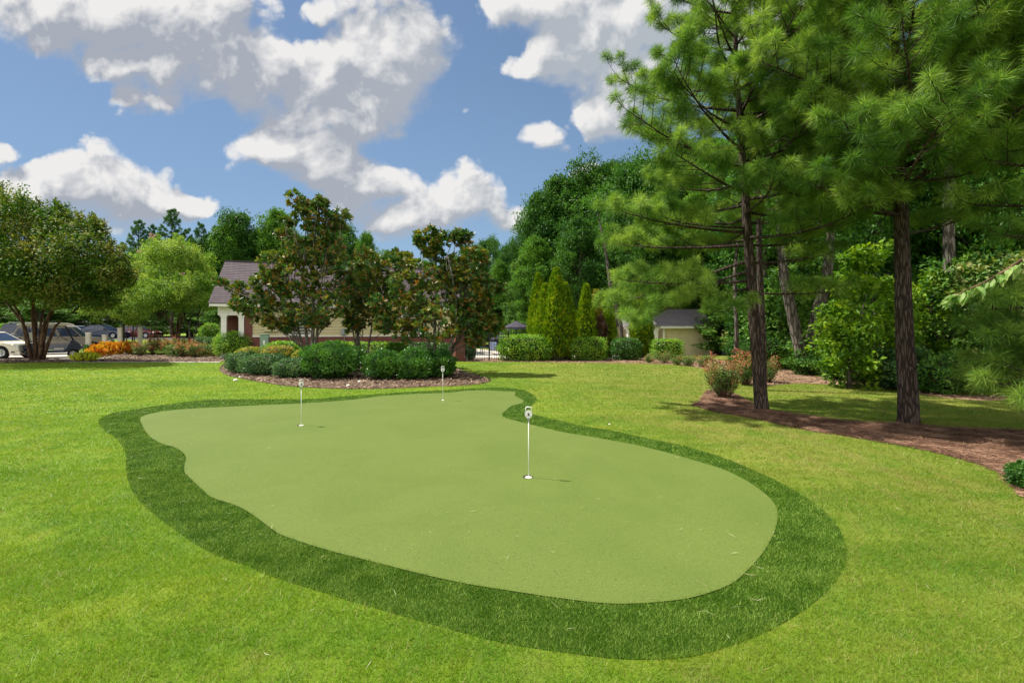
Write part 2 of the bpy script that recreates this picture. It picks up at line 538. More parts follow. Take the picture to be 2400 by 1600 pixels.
MT['siding_tan'] = mat_plain('tan_siding', (0.62, 0.54, 0.34), 0.6, 0.3, var=0.06, scale=2.0)
MT['white'] = mat_plain('white_paint', (0.74, 0.73, 0.70), 0.45, 0.4, var=0.05)
MT['offwhite'] = mat_plain('weathered_white', (0.62, 0.60, 0.52), 0.6, 0.3, var=0.10, scale=4.0)
MT['glass'] = mat_plain('window_glass', (0.06, 0.08, 0.11), 0.08, 0.6, var=0.1)
MT['blind'] = mat_plain('window_blind', (0.34, 0.36, 0.42), 0.5, 0.3)
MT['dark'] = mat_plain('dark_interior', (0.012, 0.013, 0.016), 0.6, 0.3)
MT['iron'] = mat_plain('black_iron', (0.012, 0.013, 0.015), 0.45, 0.5)
MT['utility'] = mat_plain('pale_green_metal', (0.20, 0.30, 0.24), 0.5, 0.4)
MT['greybox'] = mat_plain('grey_metal', (0.30, 0.31, 0.32), 0.5, 0.4)
MT['umbrella'] = mat_plain('umbrella_cloth', (0.045, 0.042, 0.055), 0.85, 0.15)
MT['lounge'] = mat_plain('navy_sling', (0.030, 0.040, 0.075), 0.7, 0.2)
MT['towel'] = mat_plain('blue_white_towel', (0.42, 0.46, 0.72), 0.9, 0.1, var=0.4, scale=9.0)
MT['rubber'] = mat_plain('tyre_rubber', (0.014, 0.014, 0.015), 0.8, 0.2)
MT['rim'] = mat_plain('alloy_rim', (0.50, 0.50, 0.52), 0.3, 0.5, 0.7)
MT['navy'] = mat_plain('navy_paint', (0.006, 0.011, 0.045), 0.3, 0.35, coat=0.2)
MT['champagne'] = mat_plain('cream_car_paint', (0.76, 0.70, 0.58), 0.4, 0.4, 0.0, coat=0.2)
MT['pewter'] = mat_plain('pewter_car_paint', (0.17, 0.155, 0.125), 0.35, 0.5, 0.3, coat=0.2)
MT['greycar'] = mat_plain('grey_cladding', (0.085, 0.095, 0.12), 0.5, 0.4)
MT['silver'] = mat_plain('silver_car_paint', (0.42, 0.43, 0.46), 0.3, 0.5, 0.4, coat=0.2)
MT['darkblue'] = mat_plain('dark_blue_car_paint', (0.012, 0.022, 0.060), 0.22, 0.5, coat=0.4)
MT['maroon'] = mat_plain('maroon_car_paint', (0.12, 0.012, 0.014), 0.25, 0.5, coat=0.4)
MT['carglass'] = mat_plain('car_glass', (0.020, 0.032, 0.060), 0.06, 0.7)
MT['redlamp'] = mat_plain('red_lamp_glass', (0.50, 0.018, 0.016), 0.2, 0.5)
MT['amber'] = mat_plain('amber_lamp_glass', (0.62, 0.22, 0.03), 0.2, 0.5)
MT['clearlamp'] = mat_plain('clear_lamp_glass', (0.62, 0.64, 0.66), 0.12, 0.6)
MT['cream'] = mat_plain('cream_plastic', (0.66, 0.62, 0.52), 0.45, 0.4, var=0.05)
MT['concrete'] = mat_ground('concrete', [(0.33, 0.30, 0.26), (0.41, 0.38, 0.34), (0.46, 0.43, 0.38)], 0.8, 12.0, 120.0, bump=0.002)
MT['asphalt'] = mat_ground('asphalt', [(0.05, 0.05, 0.052), (0.065, 0.065, 0.068), (0.085, 0.083, 0.082)], 0.5, 14.0, 150.0, bump=0.003)
MT['pool'] = mat_plain('pool_water', (0.10, 0.30, 0.38), 0.08, 0.6, var=0.2, scale=2.0)
MT['straw'] = mat_ground('pine_straw', [(0.066, 0.034, 0.021), (0.140, 0.073, 0.047), (0.240, 0.135, 0.088)], 1.2, 14.0, 110.0, bump=0.03)
MT['mulch'] = mat_ground('bark_mulch', [(0.045, 0.028, 0.019), (0.100, 0.063, 0.043), (0.170, 0.116, 0.082)], 1.3, 12.0, 70.0, bump=0.03)
MT['path_straw'] = mat_ground('dry_straw', [(0.13, 0.075, 0.045), (0.22, 0.135, 0.085), (0.30, 0.20, 0.13)], 1.2, 12.0, 80.0, bump=0.02)
MT['straw_bit'] = mat_leaf('fallen_needles', [(0.074, 0.036, 0.021), (0.175, 0.092, 0.059), (0.33, 0.20, 0.13)], trans=0.0, rough=0.7, clump=3.0, gain=1.0)
MT['litter'] = mat_leaf('dry_leaf_litter', [(0.058, 0.036, 0.023), (0.132, 0.086, 0.056), (0.36, 0.26, 0.17)], trans=0.0, rough=0.7, clump=5.0, gain=1.0)
MT['fleck'] = mat_leaf('pale_fibre_flecks', [(0.22, 0.25, 0.12), (0.36, 0.35, 0.20), (0.50, 0.44, 0.30)], trans=0.0, rough=0.7, clump=5.0, gain=1.0)


MT['nap'] = mat_leaf('turf_nap_fibres', [(0.060, 0.085, 0.016), (0.130, 0.160, 0.045), (0.215, 0.230, 0.095)], trans=0.0, rough=0.7, clump=3.0, gain=1.0, spread=1.5)


def mat_lawn(name, blades):
    m, t, o = new_mat(name)
    tc = t.n('ShaderNodeTexCoord')
    P = tc.outputs['Object']
    big = t.noise(P, 0.38, 4.0, 0.6, 0.5)
    mid = t.noise(P, 2.3, 5.0, 0.65, 0.4)
    mp = t.n('ShaderNodeMapping')
    mp.inputs['Rotation'].default_value = (0, 0, R(-14)); mp.inputs['Scale'].default_value = (0.5, 3.4, 1)
    t.link(P, mp.inputs[0])
    stripe = t.noise(mp.outputs[0], 0.9, 4.0, 0.6, 0.6)
    f = t.math('ADD', t.math('MULTIPLY', big, 0.42), t.math('ADD', t.math('MULTIPLY', mid, 0.30), t.math('MULTIPLY', stripe, 0.28)))
    f = t.step(f, 0.36, 0.64, False)
    sp = t.n('ShaderNodeSeparateXYZ'); t.link(P, sp.inputs[0])
    side = t.step(t.math('ADD', sp.outputs[0], t.math('MULTIPLY', sp.outputs[1], 0.10)), -1.0, 5.5)     # the right-hand half is drier
    green = t.ramp(f, [(0.0, (0.075, 0.201, 0.005)), (0.5, (0.160, 0.281, 0.008)), (1.0, (0.284, 0.329, 0.015))])
    dry = t.ramp(f, [(0.0, (0.100, 0.185, 0.014)), (0.5, (0.191, 0.231, 0.032)), (1.0, (0.334, 0.275, 0.105))])
    c = t.mix(t.math('MULTIPLY', side, 0.75), green, dry)
    tan = t.math('MULTIPLY', t.step(t.noise(P, 1.1, 5.0, 0.7, 0.8), 0.62, 0.76), 0.55)
    c = t.mix(tan, c, (0.31, 0.215, 0.090))
    worn = t.math('MULTIPLY', t.step(t.noise(P, 3.6, 5.0, 0.7, 0.6), 0.50, 0.72), t.step(t.noise(P, 0.5, 3.0, 0.6), 0.38, 0.62))
    c = t.mix(t.math('MULTIPLY', worn, 0.55), c, (0.200, 0.170, 0.050))
    c = t.mix(t.math('MULTIPLY', t.step(t.noise(P, 1.7, 5.0, 0.65, 0.5), 0.52, 0.66), 0.65), c, (0.080, 0.195, 0.006))
    dv = t.vmath('MULTIPLY', t.vmath('SUBTRACT', P, (0.9, 5.6, 0.0)), (1.0, 0.72, 0.0))     # mower passes run round the green
    rr = t.vmath('LENGTH', dv)
    cb = t.n('ShaderNodeCombineXYZ'); t.link(t.math('ADD', rr, t.math('MULTIPLY', t.noise(P, 0.8, 3.0), 0.5)), cb.inputs[0]); t.link(t.math('MULTIPLY', sp.outputs[1], 0.06), cb.inputs[1])
    band = t.step(t.noise(cb.outputs[0], 3.4, 3.0, 0.6), 0.52, 0.66)
    c = t.mix(t.math('MULTIPLY', t.math('MULTIPLY', band, side), 0.42), c, (0.265, 0.225, 0.070))
    if blades:
        geo = t.n('ShaderNodeNewGeometry')
        c = t.mix(t.math('MULTIPLY', geo.outputs['Random Per Island'], 0.5), c, (0.100, 0.225, 0.006))
        straw = t.step(t.math('FRACT', t.math('MULTIPLY', geo.outputs['Random Per Island'], 37.7)), 0.90, 0.93)
        c = t.mix(t.math('MULTIPLY', straw, 0.75), c, (0.34, 0.27, 0.11))
        p = t.n('ShaderNodeBsdfPrincipled'); t.link(c, p.inputs['Base Color'])
        p.inputs['Roughness'].default_value = 0.5; p.inputs['Specular IOR Level'].default_value = 0.25
        tr = t.n('ShaderNodeBsdfTranslucent'); t.link(t.mix(1.0, c, (1.3, 1.3, 0.7), 'MULTIPLY'), tr.inputs['Color'])
        mx = t.n('ShaderNodeMixShader'); mx.inputs[0].default_value = 0.35
        t.link(p.outputs[0], mx.inputs[1]); t.link(tr.outputs[0], mx.inputs[2]); t.link(mx.outputs[0], o.inputs['Surface'])
    else:
        fine = t.noise(P, 60.0, 4.0, 0.7)
        c = t.mix(t.step(fine, 0.30, 0.75), t.mix(0.6, c, (0.080, 0.090, 0.016)), t.mix(0.2, c, (0.13, 0.13, 0.030)))
        principled(t, o, c, 0.9, 0.15, bump=fine, bstr=0.8, bdist=0.03)
    return m


MT['lawn'] = mat_lawn('lawn_ground', False)
MT['blade'] = mat_lawn('lawn_blades', True)
MT['fringe'] = mat_ground('fringe_turf_base', [(0.016, 0.044, 0.003), (0.029, 0.070, 0.005), (0.044, 0.095, 0.008)], 1.5, 40.0, 260.0, bump=0.01)
MT['fringe_blade'] = mat_leaf('fringe_turf_blades', [(0.020, 0.056, 0.001), (0.046, 0.110, 0.003), (0.150, 0.215, 0.042)], trans=0.22, rough=0.6, spec=0.08, clump=4.0, spread=1.5)  # palest fibre tone stands in for whitish glints on the turf


def mat_green():
    m, t, o = new_mat('putting_turf')
    tc = t.n('ShaderNodeTexCoord')
    P = tc.outputs['Object']
    a = t.noise(P, 0.9, 5.0, 0.65, 0.6)
    fine = t.noise(P, 75.0, 6.0, 0.85)
    mp = t.n('ShaderNodeMapping'); mp.inputs['Scale'].default_value = (30, 80, 1); mp.inputs['Rotation'].default_value = (0, 0, R(35))
    t.link(P, mp.inputs[0])
    fib = t.noise(mp.outputs[0], 1.0, 4.0, 0.7, 1.2)
    c = t.mix(t.step(a, 0.3, 0.7), (0.088, 0.126, 0.022), (0.103, 0.141, 0.028))
    c = t.mix(t.math('MULTIPLY', t.step(fine, 0.38, 0.62), 0.45), c, (0.056, 0.088, 0.012))
    c = t.mix(t.math('MULTIPLY', t.step(fib, 0.56, 0.78), 0.55), c, (0.20, 0.22, 0.075))
    principled(t, o, c, 0.85, 0.2, bump=fine, bstr=0.5, bdist=0.006)
    return m


MT['green'] = mat_green()

# ------------------------------------------------------------------ ground sheets
GREEN_PX = [(322, 965), (327, 957), (345, 951), (384, 944), (440, 939), (520, 935), (600, 931), (693, 927), (780, 921), (830, 916), (880, 910), (960, 905), (1029, 902.5),
            (1067, 898), (1090, 897), (1123, 897), (1153, 899), (1179, 900), (1185, 903), (1182, 908), (1188, 913), (1198, 917), (1203, 922), (1198, 927), (1185, 930), (1173, 934),
            (1160, 945), (1153, 952), (1154, 955), (1160, 960), (1188, 968), (1216, 975), (1254, 984), (1292, 993), (1347, 1002), (1404, 1012), (1470, 1025),
            (1535, 1041), (1600, 1060), (1661, 1079), (1701, 1098), (1736, 1119), (1771, 1148), (1786, 1178), (1779, 1223), (1751, 1273), (1716, 1313), (1676, 1345), (1601, 1372),
            (1526, 1384), (1446, 1389), (1376, 1387), (1276, 1375), (1176, 1360), (1077, 1344), (978, 1323), (899, 1303), (780, 1273), (721, 1256), (661, 1236), (630, 1221),
            (582, 1185), (543, 1163), (487, 1144), (463, 1124), (437, 1100), (424, 1086), (424, 1070), (427, 1052), (420, 1040), (400, 1028), (375, 1021), (350, 1008), (333, 990)]
FRINGE_PX = [(226, 968), (233, 959), (258, 949), (305, 941), (384, 929), (453, 920), (503, 917), (560, 917), (640, 917), (720, 916), (820, 908), (939, 900), (1029, 896), (1085, 892),
             (1141, 890.5), (1179, 892), (1207, 897), (1226, 908), (1233, 917), (1228, 924), (1220, 933), (1218, 945), (1231, 953), (1263, 961), (1301, 970), (1348, 980), (1404, 989),
             (1470, 1003), (1560, 1022), (1640, 1044), (1726, 1078), (1780, 1103), (1826, 1128), (1886, 1168), (1926, 1213), (1944, 1268), (1931, 1315), (1876, 1378), (1776, 1443),
             (1676, 1483), (1601, 1505), (1526, 1514), (1426, 1513), (1326, 1502), (1176, 1480), (1085, 1458), (1000, 1435), (900, 1407), (784, 1374), (731, 1357), (637, 1328), (562, 1298), (495, 1274),
             (431, 1238), (375, 1197), (319, 1149), (297, 1111), (289, 1074), (288, 1040), (270, 1010), (244, 991), (231, 978)]
BED_MAGNOLIA = [(504, 850), (520, 861), (551, 868), (607, 879), (674, 888), (774, 893), (874, 893), (974, 889), (1058, 886), (1108, 881), (1126, 873), (1101, 863), (1068, 853), (1045, 843),
                (1030, 832), (980, 826), (880, 822), (760, 820), (640, 820), (560, 823), (522, 832), (508, 842)]
BED_PINES = [(1591, 931), (1605, 922), (1621, 901), (1647, 892), (1690, 905), (1729, 927), (1770, 942), (1868, 957), (1962, 969), (2055, 972), (2112, 976), (2206, 984), (2352, 989), (2600, 1000),
             (2700, 1100), (2560, 1190), (2400, 1165), (2340, 1137), (2322, 1118), (2299, 1096), (2262, 1072), (2205, 1055), (2149, 1040), (2093, 1028), (2018, 1015), (1943, 1002), (1868, 991), (1793, 976), (1718, 959), (1643, 946)]
BED_ROSES = [(-60, 834), (60, 833), (200, 832), (330, 832), (430, 832), (500, 831), (520, 826), (530, 812), (500, 802), (430, 797), (340, 796), (280, 798), (230, 806), (200, 816), (160, 824), (60, 822), (-60, 824)]
BED_HEDGE = [(1030, 829), (1120, 831), (1200, 831), (1300, 833), (1420, 834), (1520, 836), (1580, 841), (1640, 852), (1700, 868), (1730, 888), (1763, 886), (1830, 881), (1905, 883), (1999, 884), (2093, 903), (2206, 917), (2300, 920),
             (2300, 910), (2206, 908), (2112, 896), (2055, 886), (1943, 868), (1849, 855), (1800, 848), (1740, 838), (1640, 826), (1560, 821), (1400, 820), (1200, 821), (1100, 822), (1040, 823)]


def spline(px, n=6, jit=0.0):
    P = np.array([gp(*p)[:2] for p in px])
    m = len(P)
    out = []
    for i in range(m):
        p0, p1, p2, p3 = P[i - 1], P[i], P[(i + 1) % m], P[(i + 2) % m]
        for k in range(n):
            t = k / n
            out.append(0.5 * (2 * p1 + (p2 - p0) * t + (2 * p0 - 5 * p1 + 4 * p2 - p3) * t * t + (3 * p1 - p0 - 3 * p2 + p3) * t ** 3))
    out = np.array(out)
    if jit:
        out += rng.normal(0, jit, out.shape)
    return out


GREEN, FRINGE = spline(GREEN_PX), spline(FRINGE_PX)
BEDS = {'magnolia_bed': (spline(BED_MAGNOLIA, 6, .02), 'mulch'), 'pine_bed': (spline(BED_PINES, 6, .015), 'straw'),
        'rose_bed': (spline(BED_ROSES, 6, .02), 'mulch'), 'hedge_bed': (spline(BED_HEDGE, 6, .02), 'path_straw')}


def inside(P, poly):
    x, y = P[:, 0], P[:, 1]
    r = np.zeros(len(P), bool)
    a = poly; b = np.roll(poly, -1, 0)
    for (x1, y1), (x2, y2) in zip(a, b):
        if y1 == y2: continue
        c = ((y1 > y) != (y2 > y)) & (x < (x2 - x1) * (y - y1) / (y2 - y1) + x1)
        r ^= c
    return r


# lawn: one sheet to the horizon
gx = np.concatenate([np.linspace(-700, -60, 9)[:-1], np.linspace(-60, 60, 121), np.linspace(60, 700, 9)[1:]])
gy = np.concatenate([np.linspace(-300, -10, 6)[:-1], np.linspace(-10, 90, 101), np.linspace(90, 1500, 9)[1:]])
XX, YY = np.meshgrid(gx, gy)
V = np.stack([XX, YY, terr(XX, YY)], -1).reshape(-1, 3)
nx, ny = len(gx), len(gy)
ii = (np.arange(ny - 1)[:, None] * nx + np.arange(nx - 1)[None]).ravel()
put(Geo().add(V, np.stack([ii, ii + 1, ii + nx + 1, ii + nx], 1)).out('lawn', MT['lawn'], smooth=True), 'broad mown lawn around the putting green', 'lawn', kind='structure')


def sheet(name, poly, mat, z, label, cat, crown=0.0, rings=5, curb=0.0):
    """flat bed with a slightly crowned middle; outline kept at ground level"""
    c = poly.mean(0)
    bm = bmesh.new()
    vs_ = [bm.verts.new((x, y, float(terr(x, y)) + z)) for x, y in poly]
    f = bm.faces.new(vs_)
    bmesh.ops.triangulate(bm, faces=[f])
    if curb:
        for i in range(len(vs_)):
            a, b = vs_[i], vs_[(i + 1) % len(vs_)]
            lo = [bm.verts.new((v.co.x, v.co.y, v.co.z - curb)) for v in (a, b)]
            bm.faces.new((a, lo[0], lo[1], b))
    bmesh.ops.recalc_face_normals(bm, faces=bm.faces)
    me = bpy.data.meshes.new(name); bm.to_mesh(me); bm.free()
    if me.polygons[0].normal.z < 0: me.flip_normals()
    me.materials.append(mat)
    o = bpy.data.objects.new(name, me); COL.objects.link(o)
    return put(o, label, cat, kind='structure')


sheet('turf_fringe', FRINGE, MT['fringe'], 0.004, 'dark green artificial turf fringe round the putting green', 'turf')
sheet('putting_green', GREEN, MT['green'], 0.010, 'pale green kidney shaped artificial putting green', 'putting green')
sheet('magnolia_bed', BEDS['magnolia_bed'][0], MT['mulch'], 0.010, 'island mulch bed under the magnolias', 'mulch bed')
sheet('pine_straw_bed', BEDS['pine_bed'][0], MT['straw'], 0.010, 'red brown pine straw bed under the pines', 'straw bed')
sheet('rose_bed', BEDS['rose_bed'][0], MT['mulch'], 0.010, 'mulch bed with roses and crotons', 'mulch bed')
sheet('hedge_bed', BEDS['hedge_bed'][0], MT['path_straw'], 0.008, 'strip of dry straw below the hedges and the wood', 'straw bed')


def quad_sheet(name, pts, mat, label, cat, dz=0.008, n=14):
    """four-cornered paving that follows the ground"""
    a, b, c, d = [np.array(p, float) for p in pts]
    G = Geo(); V = []
    for i in range(n + 1):
        for j in range(n + 1):
            s, t_ = i / n, j / n
            p = (a * (1 - s) + b * s) * (1 - t_) + (d * (1 - s) + c * s) * t_
            V.append((p[0], p[1], float(terr(p[0], p[1])) + dz))
    k = n + 1
    G.add(V, [(i * k + j, (i + 1) * k + j, (i + 1) * k + j + 1, i * k + j + 1) for i in range(n) for j in range(n)])
    return put(G.out(name, mat), label, cat, kind='structure')


quad_sheet('car_park', [(-48, 24.5), (-21.2, 24.5), (-25.5, 33), (-56, 33)], MT['concrete'], 'pale concrete car park beyond the crape myrtle', 'car park', 0.012)
quad_sheet('far_road', [(-80, 46), (-14, 46), (-18, 62), (-100, 62)], MT['asphalt'], 'dark asphalt road behind the grass bank', 'road', 0.012)
quad_sheet('footpath', [gp(150, 832.6)[:2], gp(505, 832.6)[:2], gp(505, 831.2)[:2], gp(150, 831.2)[:2]], MT['concrete'], 'thin concrete edge between lawn and rose bed', 'path', 0.016)
quad_sheet('pool_deck', [(-3.2, 25.6), (6.5, 25.6), (9.5, 40), (-3.0, 40)], MT['concrete'], 'pale pool deck behind the iron fence', 'pool deck', 0.014)
quad_sheet('pool_water', [(-2.4, 30.0), (2.2, 30.0), (2.6, 33.5), (-2.4, 33.5)], MT['pool'], 'blue strip of pool water', 'pool', 0.035)


# ------------------------------------------------------------------ ground cover
def norm(a):
    return a / (np.linalg.norm(a, axis=-1, keepdims=True) + 1e-9)


def blades(P, z, hgt, wid, lean):
    """one slim triangle per blade"""
    n = len(P)
    th = rng.uniform(0, 2 * np.pi, n)
    h = rng.uniform(hgt[0], hgt[1], n)
    ln = np.tan(rng.uniform(lean[0], lean[1], n)) * h
    wd = rng.uniform(wid[0], wid[1], n) * 0.5
    th2 = rng.uniform(0, 2 * np.pi, n)
    b = np.stack([P[:, 0], P[:, 1], z], 1)
    sd = np.stack([np.cos(th2) * wd, np.sin(th2) * wd, np.zeros(n)], 1)
    tip = b + np.stack([np.cos(th) * ln, np.sin(th) * ln, h], 1)
    V = np.stack([b - sd, b + sd, tip], 1).reshape(-1, 3)
    return V, np.arange(3 * n).reshape(n, 3)


def scatter(d0, d1, dens, margin=3.6):
    w1 = 1.09 * d1 + margin
    n = int(dens * 2 * w1 * (d1 - d0))
    P = np.stack([rng.uniform(-w1, w1, n), rng.uniform(d0, d1, n)], 1)
    return P[np.abs(P[:, 0]) < 1.09 * P[:, 1] + margin]


G = Geo()
GF = Geo()
allbeds = [FRINGE] + [b[0] for b in BEDS.values()]
for d0_, d1_, dl, wl, hl in ((1.6, 2.6, 24000, (.0018, .0038), (.014, .036)), (2.6, 3.6, 17000, (.002, .0045), (.014, .036)), (3.6, 5.5, 8500, (.003, .006), (.014, .036)),
                             (5.5, 9.0, 3000, (.005, .010), (.014, .034)), (9.0, 15.0, 900, (.010, .020), (.016, .034)), (15.0, 25.0, 260, (.02, .04), (.016, .034))):
    P = scatter(d0_, d1_, dl)
    keep = np.ones(len(P), bool)
    for b in allbeds: keep &= ~inside(P, b)
    P = P[keep]
    # sparse spots where the thatch shows
    gap = np.sin(P[:, 0] * 2.3 + 1.9 * np.sin(P[:, 1] * 1.7) + P[:, 1]) * np.sin(P[:, 1] * 3.1 + 2.3 * np.sin(P[:, 0] * 1.3)) + .7 * np.sin(P[:, 0] * 17 + 3 * np.sin(P[:, 1] * 5)) * np.sin(P[:, 1] * 21 + 4 * np.sin(P[:, 0] * 3))
    P = P[rng.uniform(0, 1, len(P)) < np.clip(1.02 - .60 * ss(.25, .95, gap), 0, 1)]
    P = P + rng.normal(0, .022, P.shape)
    V, T = blades(P, terr(P[:, 0], P[:, 1]) - 0.002, hl, wl, (R(15), R(68)))
    G.add(V, T=T)
    if d0_ < 12:
        P = scatter(d0_, d1_, dl * 2.2, 0.6)
        P = P[inside(P, FRINGE)]
        P = P[~inside(P, GREEN)]
        P = P + rng.normal(0, .012, P.shape)
        V, T = blades(P, np.full(len(P), 0.003), (.009, .022), (wl[0] * .9, wl[1] * .9), (R(5), R(58)))
        GF.add(V, T=T)
# clumps of longer grass in the near lawn
P = scatter(1.6, 9.0, 4.0)
for b in allbeds: P = P[~inside(P, b)]
Pc = np.repeat(P, 30, 0) + rng.normal(0, 0.04, (len(P) * 30, 2))
for b in allbeds: Pc = Pc[~inside(Pc, b)]
V, T = blades(Pc, np.zeros(len(Pc)) - 0.002, (.025, .060), (.0025, .005), (R(10), R(60)))
G.add(V, T=T)
put(G.out('grass_blades', MT['blade']), 'short bright green lawn grass', 'grass', kind='stuff')
put(GF.out('fringe_fibres', MT['fringe_blade']), 'dark green fibres of the turf fringe', 'artificial grass', kind='stuff')


def straws(P, z, length, wid, tilt=0.12):
    n = len(P)
    th = rng.uniform(0, 2 * np.pi, n)
    L = rng.uniform(*length, n)
    wd = rng.uniform(*wid, n) * .5
    d = np.stack([np.cos(th), np.sin(th), rng.normal(0, tilt, n)], 1)
    s = np.stack([-np.sin(th), np.cos(th), rng.normal(0, .3, n)], 1)
    b = np.stack([P[:, 0], P[:, 1], z], 1)
    bend = np.stack([-np.sin(th), np.cos(th), np.zeros(n)], 1) * (L * rng.normal(0, .12, n))[:, None]
    mid = b + bend
    a, c = b - d * (L * .5)[:, None], b + d * (L * .5)[:, None]
    V = np.stack([a, mid - s * wd[:, None], c, mid + s * wd[:, None]], 1).reshape(-1, 3)
    return V, np.arange(4 * n).reshape(n, 4)


def bed_points(poly, n):
    lo, hi = poly.min(0), poly.max(0)
    P = rng.uniform(lo, hi, (n, 2))
    return P[inside(P, poly)]


G = Geo()
P = bed_points(BEDS['pine_bed'][0], 90000)
V, Q = straws(P, 0.012 + rng.uniform(0, .03, len(P)), (.10, .22), (.004, .009)); G.add(V, Q)
put(G.out('pine_straw', MT['straw_bit']), 'reddish brown fallen pine needles over the bed', 'pine straw', kind='stuff')
G = Geo()
for nm, n in (('magnolia_bed', 26000), ('rose_bed', 30000), ('hedge_bed', 22000)):
    P = bed_points(BEDS[nm][0], n)
    V, Q = straws(P, terr(P[:, 0], P[:, 1]) + 0.014 + rng.uniform(0, .03, len(P)), (.06, .18), (.012, .05), .25); G.add(V, Q)
put(G.out('mulch_litter', MT['litter']), 'brown mulch chips and dry leaves over the beds', 'mulch', kind='stuff')
G = Geo()
P = bed_points(GREEN, 700); P = P[rng.uniform(0, 1, len(P)) < np.clip(6 / P[:, 1] ** 1.1, 0, 1)]
V, Q = straws(P, np.full(len(P), .0135), (.012, .04), (.0012, .003), .05); G.add(V, Q)
P = bed_points(GREEN, 120000); P = P[rng.uniform(0, 1, len(P)) < np.clip(3.0 / P[:, 1], 0, 1)]
V, Q = straws(P, np.full(len(P), .0125), (.006, .022), (.0012, .003), .10); G.add(V, Q, m=1)
P = bed_points(FRINGE, 420); P = P[~inside(P, GREEN)]
V, Q = straws(P, np.full(len(P), .034), (.05, .14), (.0018, .0035), .08); G.add(V, Q)
P = scatter(1.7, 9, 1.6)
V, Q = straws(P, np.full(len(P), .024), (.03, .10), (.002, .004), .1); G.add(V, Q)
put(G.out('fallen_needles', [MT['fleck'], MT['nap']]), 'pale dry needles and clippings strewn on the turf', 'dry needles', kind='stuff')


# ------------------------------------------------------------------ plants: shared builders
def leaf_cards(G, P, A, N, L, W, fold=0.12, m=0):
    """folded rhombic leaves: base P, axis A, face N"""
    n = len(P)
    A = norm(A); S = norm(np.cross(A, N)); N2 = np.cross(S, A)
    L = np.broadcast_to(L, (n,))[:, None]; W = np.broadcast_to(W, (n,))[:, None]
    V = np.stack([P, P + A * L * .42 + S * W * .5 + N2 * W * fold, P + A * L, P + A * L * .42 - S * W * .5 + N2 * W * fold], 1).reshape(-1, 3)
    return G.add(V, np.arange(4 * n).reshape(n, 4), m=m)


def rdir(n, r=None):
    r = r or rng
    v = r.normal(0, 1, (n, 3))
    return norm(v)


def clump_leaves(G, C, Rr, n, L, W, m=0, flat=0.75, shell=0.55, droop=0.15, r=None):
    """n leaves in a lumpy ball at C"""
    r = r or rng
    d = rdir(n, r)
    rad = (shell + (1 - shell) * r.uniform(0, 1, n) ** .6) * r.uniform(.70, 1.12, n)
    if n > 90:                                              # shoots that stick out of the clump
        sp = rdir(9, r); sp[:, 2] = np.abs(sp[:, 2]) * .8
        k = r.uniform(0, 1, n) < .30
        q = r.integers(0, 9, n)
        e = r.uniform(0, 1, n)
        d = np.where(k[:, None], norm(sp[q] + rdir(n, r) * (.28 - .16 * e)[:, None]), d)
        rad = np.where(k, .75 + .65 * e, rad)
    ax3 = r.uniform(.75, 1.3, 3)
    P = np.array(C) + d * rad[:, None] * np.array((Rr, Rr, Rr * flat)) * ax3
    A = norm(d * .7 + rdir(n, r) * .8 + np.array((0, 0, -droop)))
    N = norm(d * .6 + np.array((0, 0, .7)) + rdir(n, r) * .55)
    leaf_cards(G, P, A, N, L * r.uniform(.7, 1.25, n), W * r.uniform(.7, 1.2, n), m=m)


def limb(G, a, b, r0, r1, r, k=6, n=5, wob=0.06, sag=0.0):
    a, b = np.array(a, float), np.array(b, float)
    D = np.linalg.norm(b - a)
    pts, rad = [], []
    o1 = r.normal(0, wob * D, 3)
    for i in range(n + 1):
        t = i / n
        pts.append(a + (b - a) * t + o1 * math.sin(math.pi * t) + np.array((0, 0, sag * D * math.sin(math.pi * t))))
        rad.append(r0 + (r1 - r0) * t)
    G.tube(pts, rad, k)
    return pts


def broadleaf(name, label, cat, H, CR, base, nclump, per, L, mat, bark, seed, loc=(0, 0, 0), group=None, shape='egg', tr=None, flat=.8, lean=(0, 0), aspect=.6):
    """tall tree: tapering trunk, a limb into every leaf clump"""
    r = np.random.default_rng(seed)
    t = thing(name, label, cat, loc, 0, group)
    tr = tr or H * .016
    GT, GC = Geo(), Geo()
    top = np.array((lean[0], lean[1], H * .93))
    tp = [np.array((0, 0, -.1)), np.array((lean[0] * .1, lean[1] * .1, H * .2)), np.array((lean[0] * .35 + r.normal(0, .12), lean[1] * .35, H * .45)), np.array((lean[0] * .7 + r.normal(0, .15), lean[1] * .7 + r.normal(0, .15), H * .7)), top]
    GT.tube(tp, [tr * 1.35, tr, tr * .8, tr * .5, tr * .12], 9)

    def trunk_at(z):
        zs = [p[2] for p in tp]
        return np.array([np.interp(z, zs, [p[i] for p in tp]) for i in range(3)])
    for i in range(nclump):
        u = (i + .5) / nclump
        z = base + (H - base) * (u ** .85)
        s = (z - base) / (H - base)
        if shape == 'egg': prof = math.sin(math.pi * min(1, .18 + .80 * s)) ** .75
        elif shape == 'cone': prof = (1 - s) ** .8 + .08
        else: prof = math.sqrt(max(.03, 1 - (2 * s - 1) ** 2))
        a = i * 2.39996 + r.normal(0, .35)
        rr = CR * prof * r.uniform(.55, 1.0)
        ctr = trunk_at(z)
        C = ctr + np.array((math.cos(a) * rr, math.sin(a) * rr, r.normal(0, .3)))
        cr = CR * r.uniform(.20, .46) * (.65 + .5 * prof) * (46 / max(46, nclump)) ** .33
        clump_leaves(GC, C, cr, int(per * r.uniform(.7, 1.3)), L, L * aspect, flat=flat, r=r)
        st = trunk_at(max(base * .75, z - rr * r.uniform(.5, .9)))
        limb(GT, st, C, tr * .32 * (1.15 - s), tr * .05, r, 5, 4)
    GT.out('trunk', bark, t, smooth=True)
    GC.out('crown', mat, t)
    return t


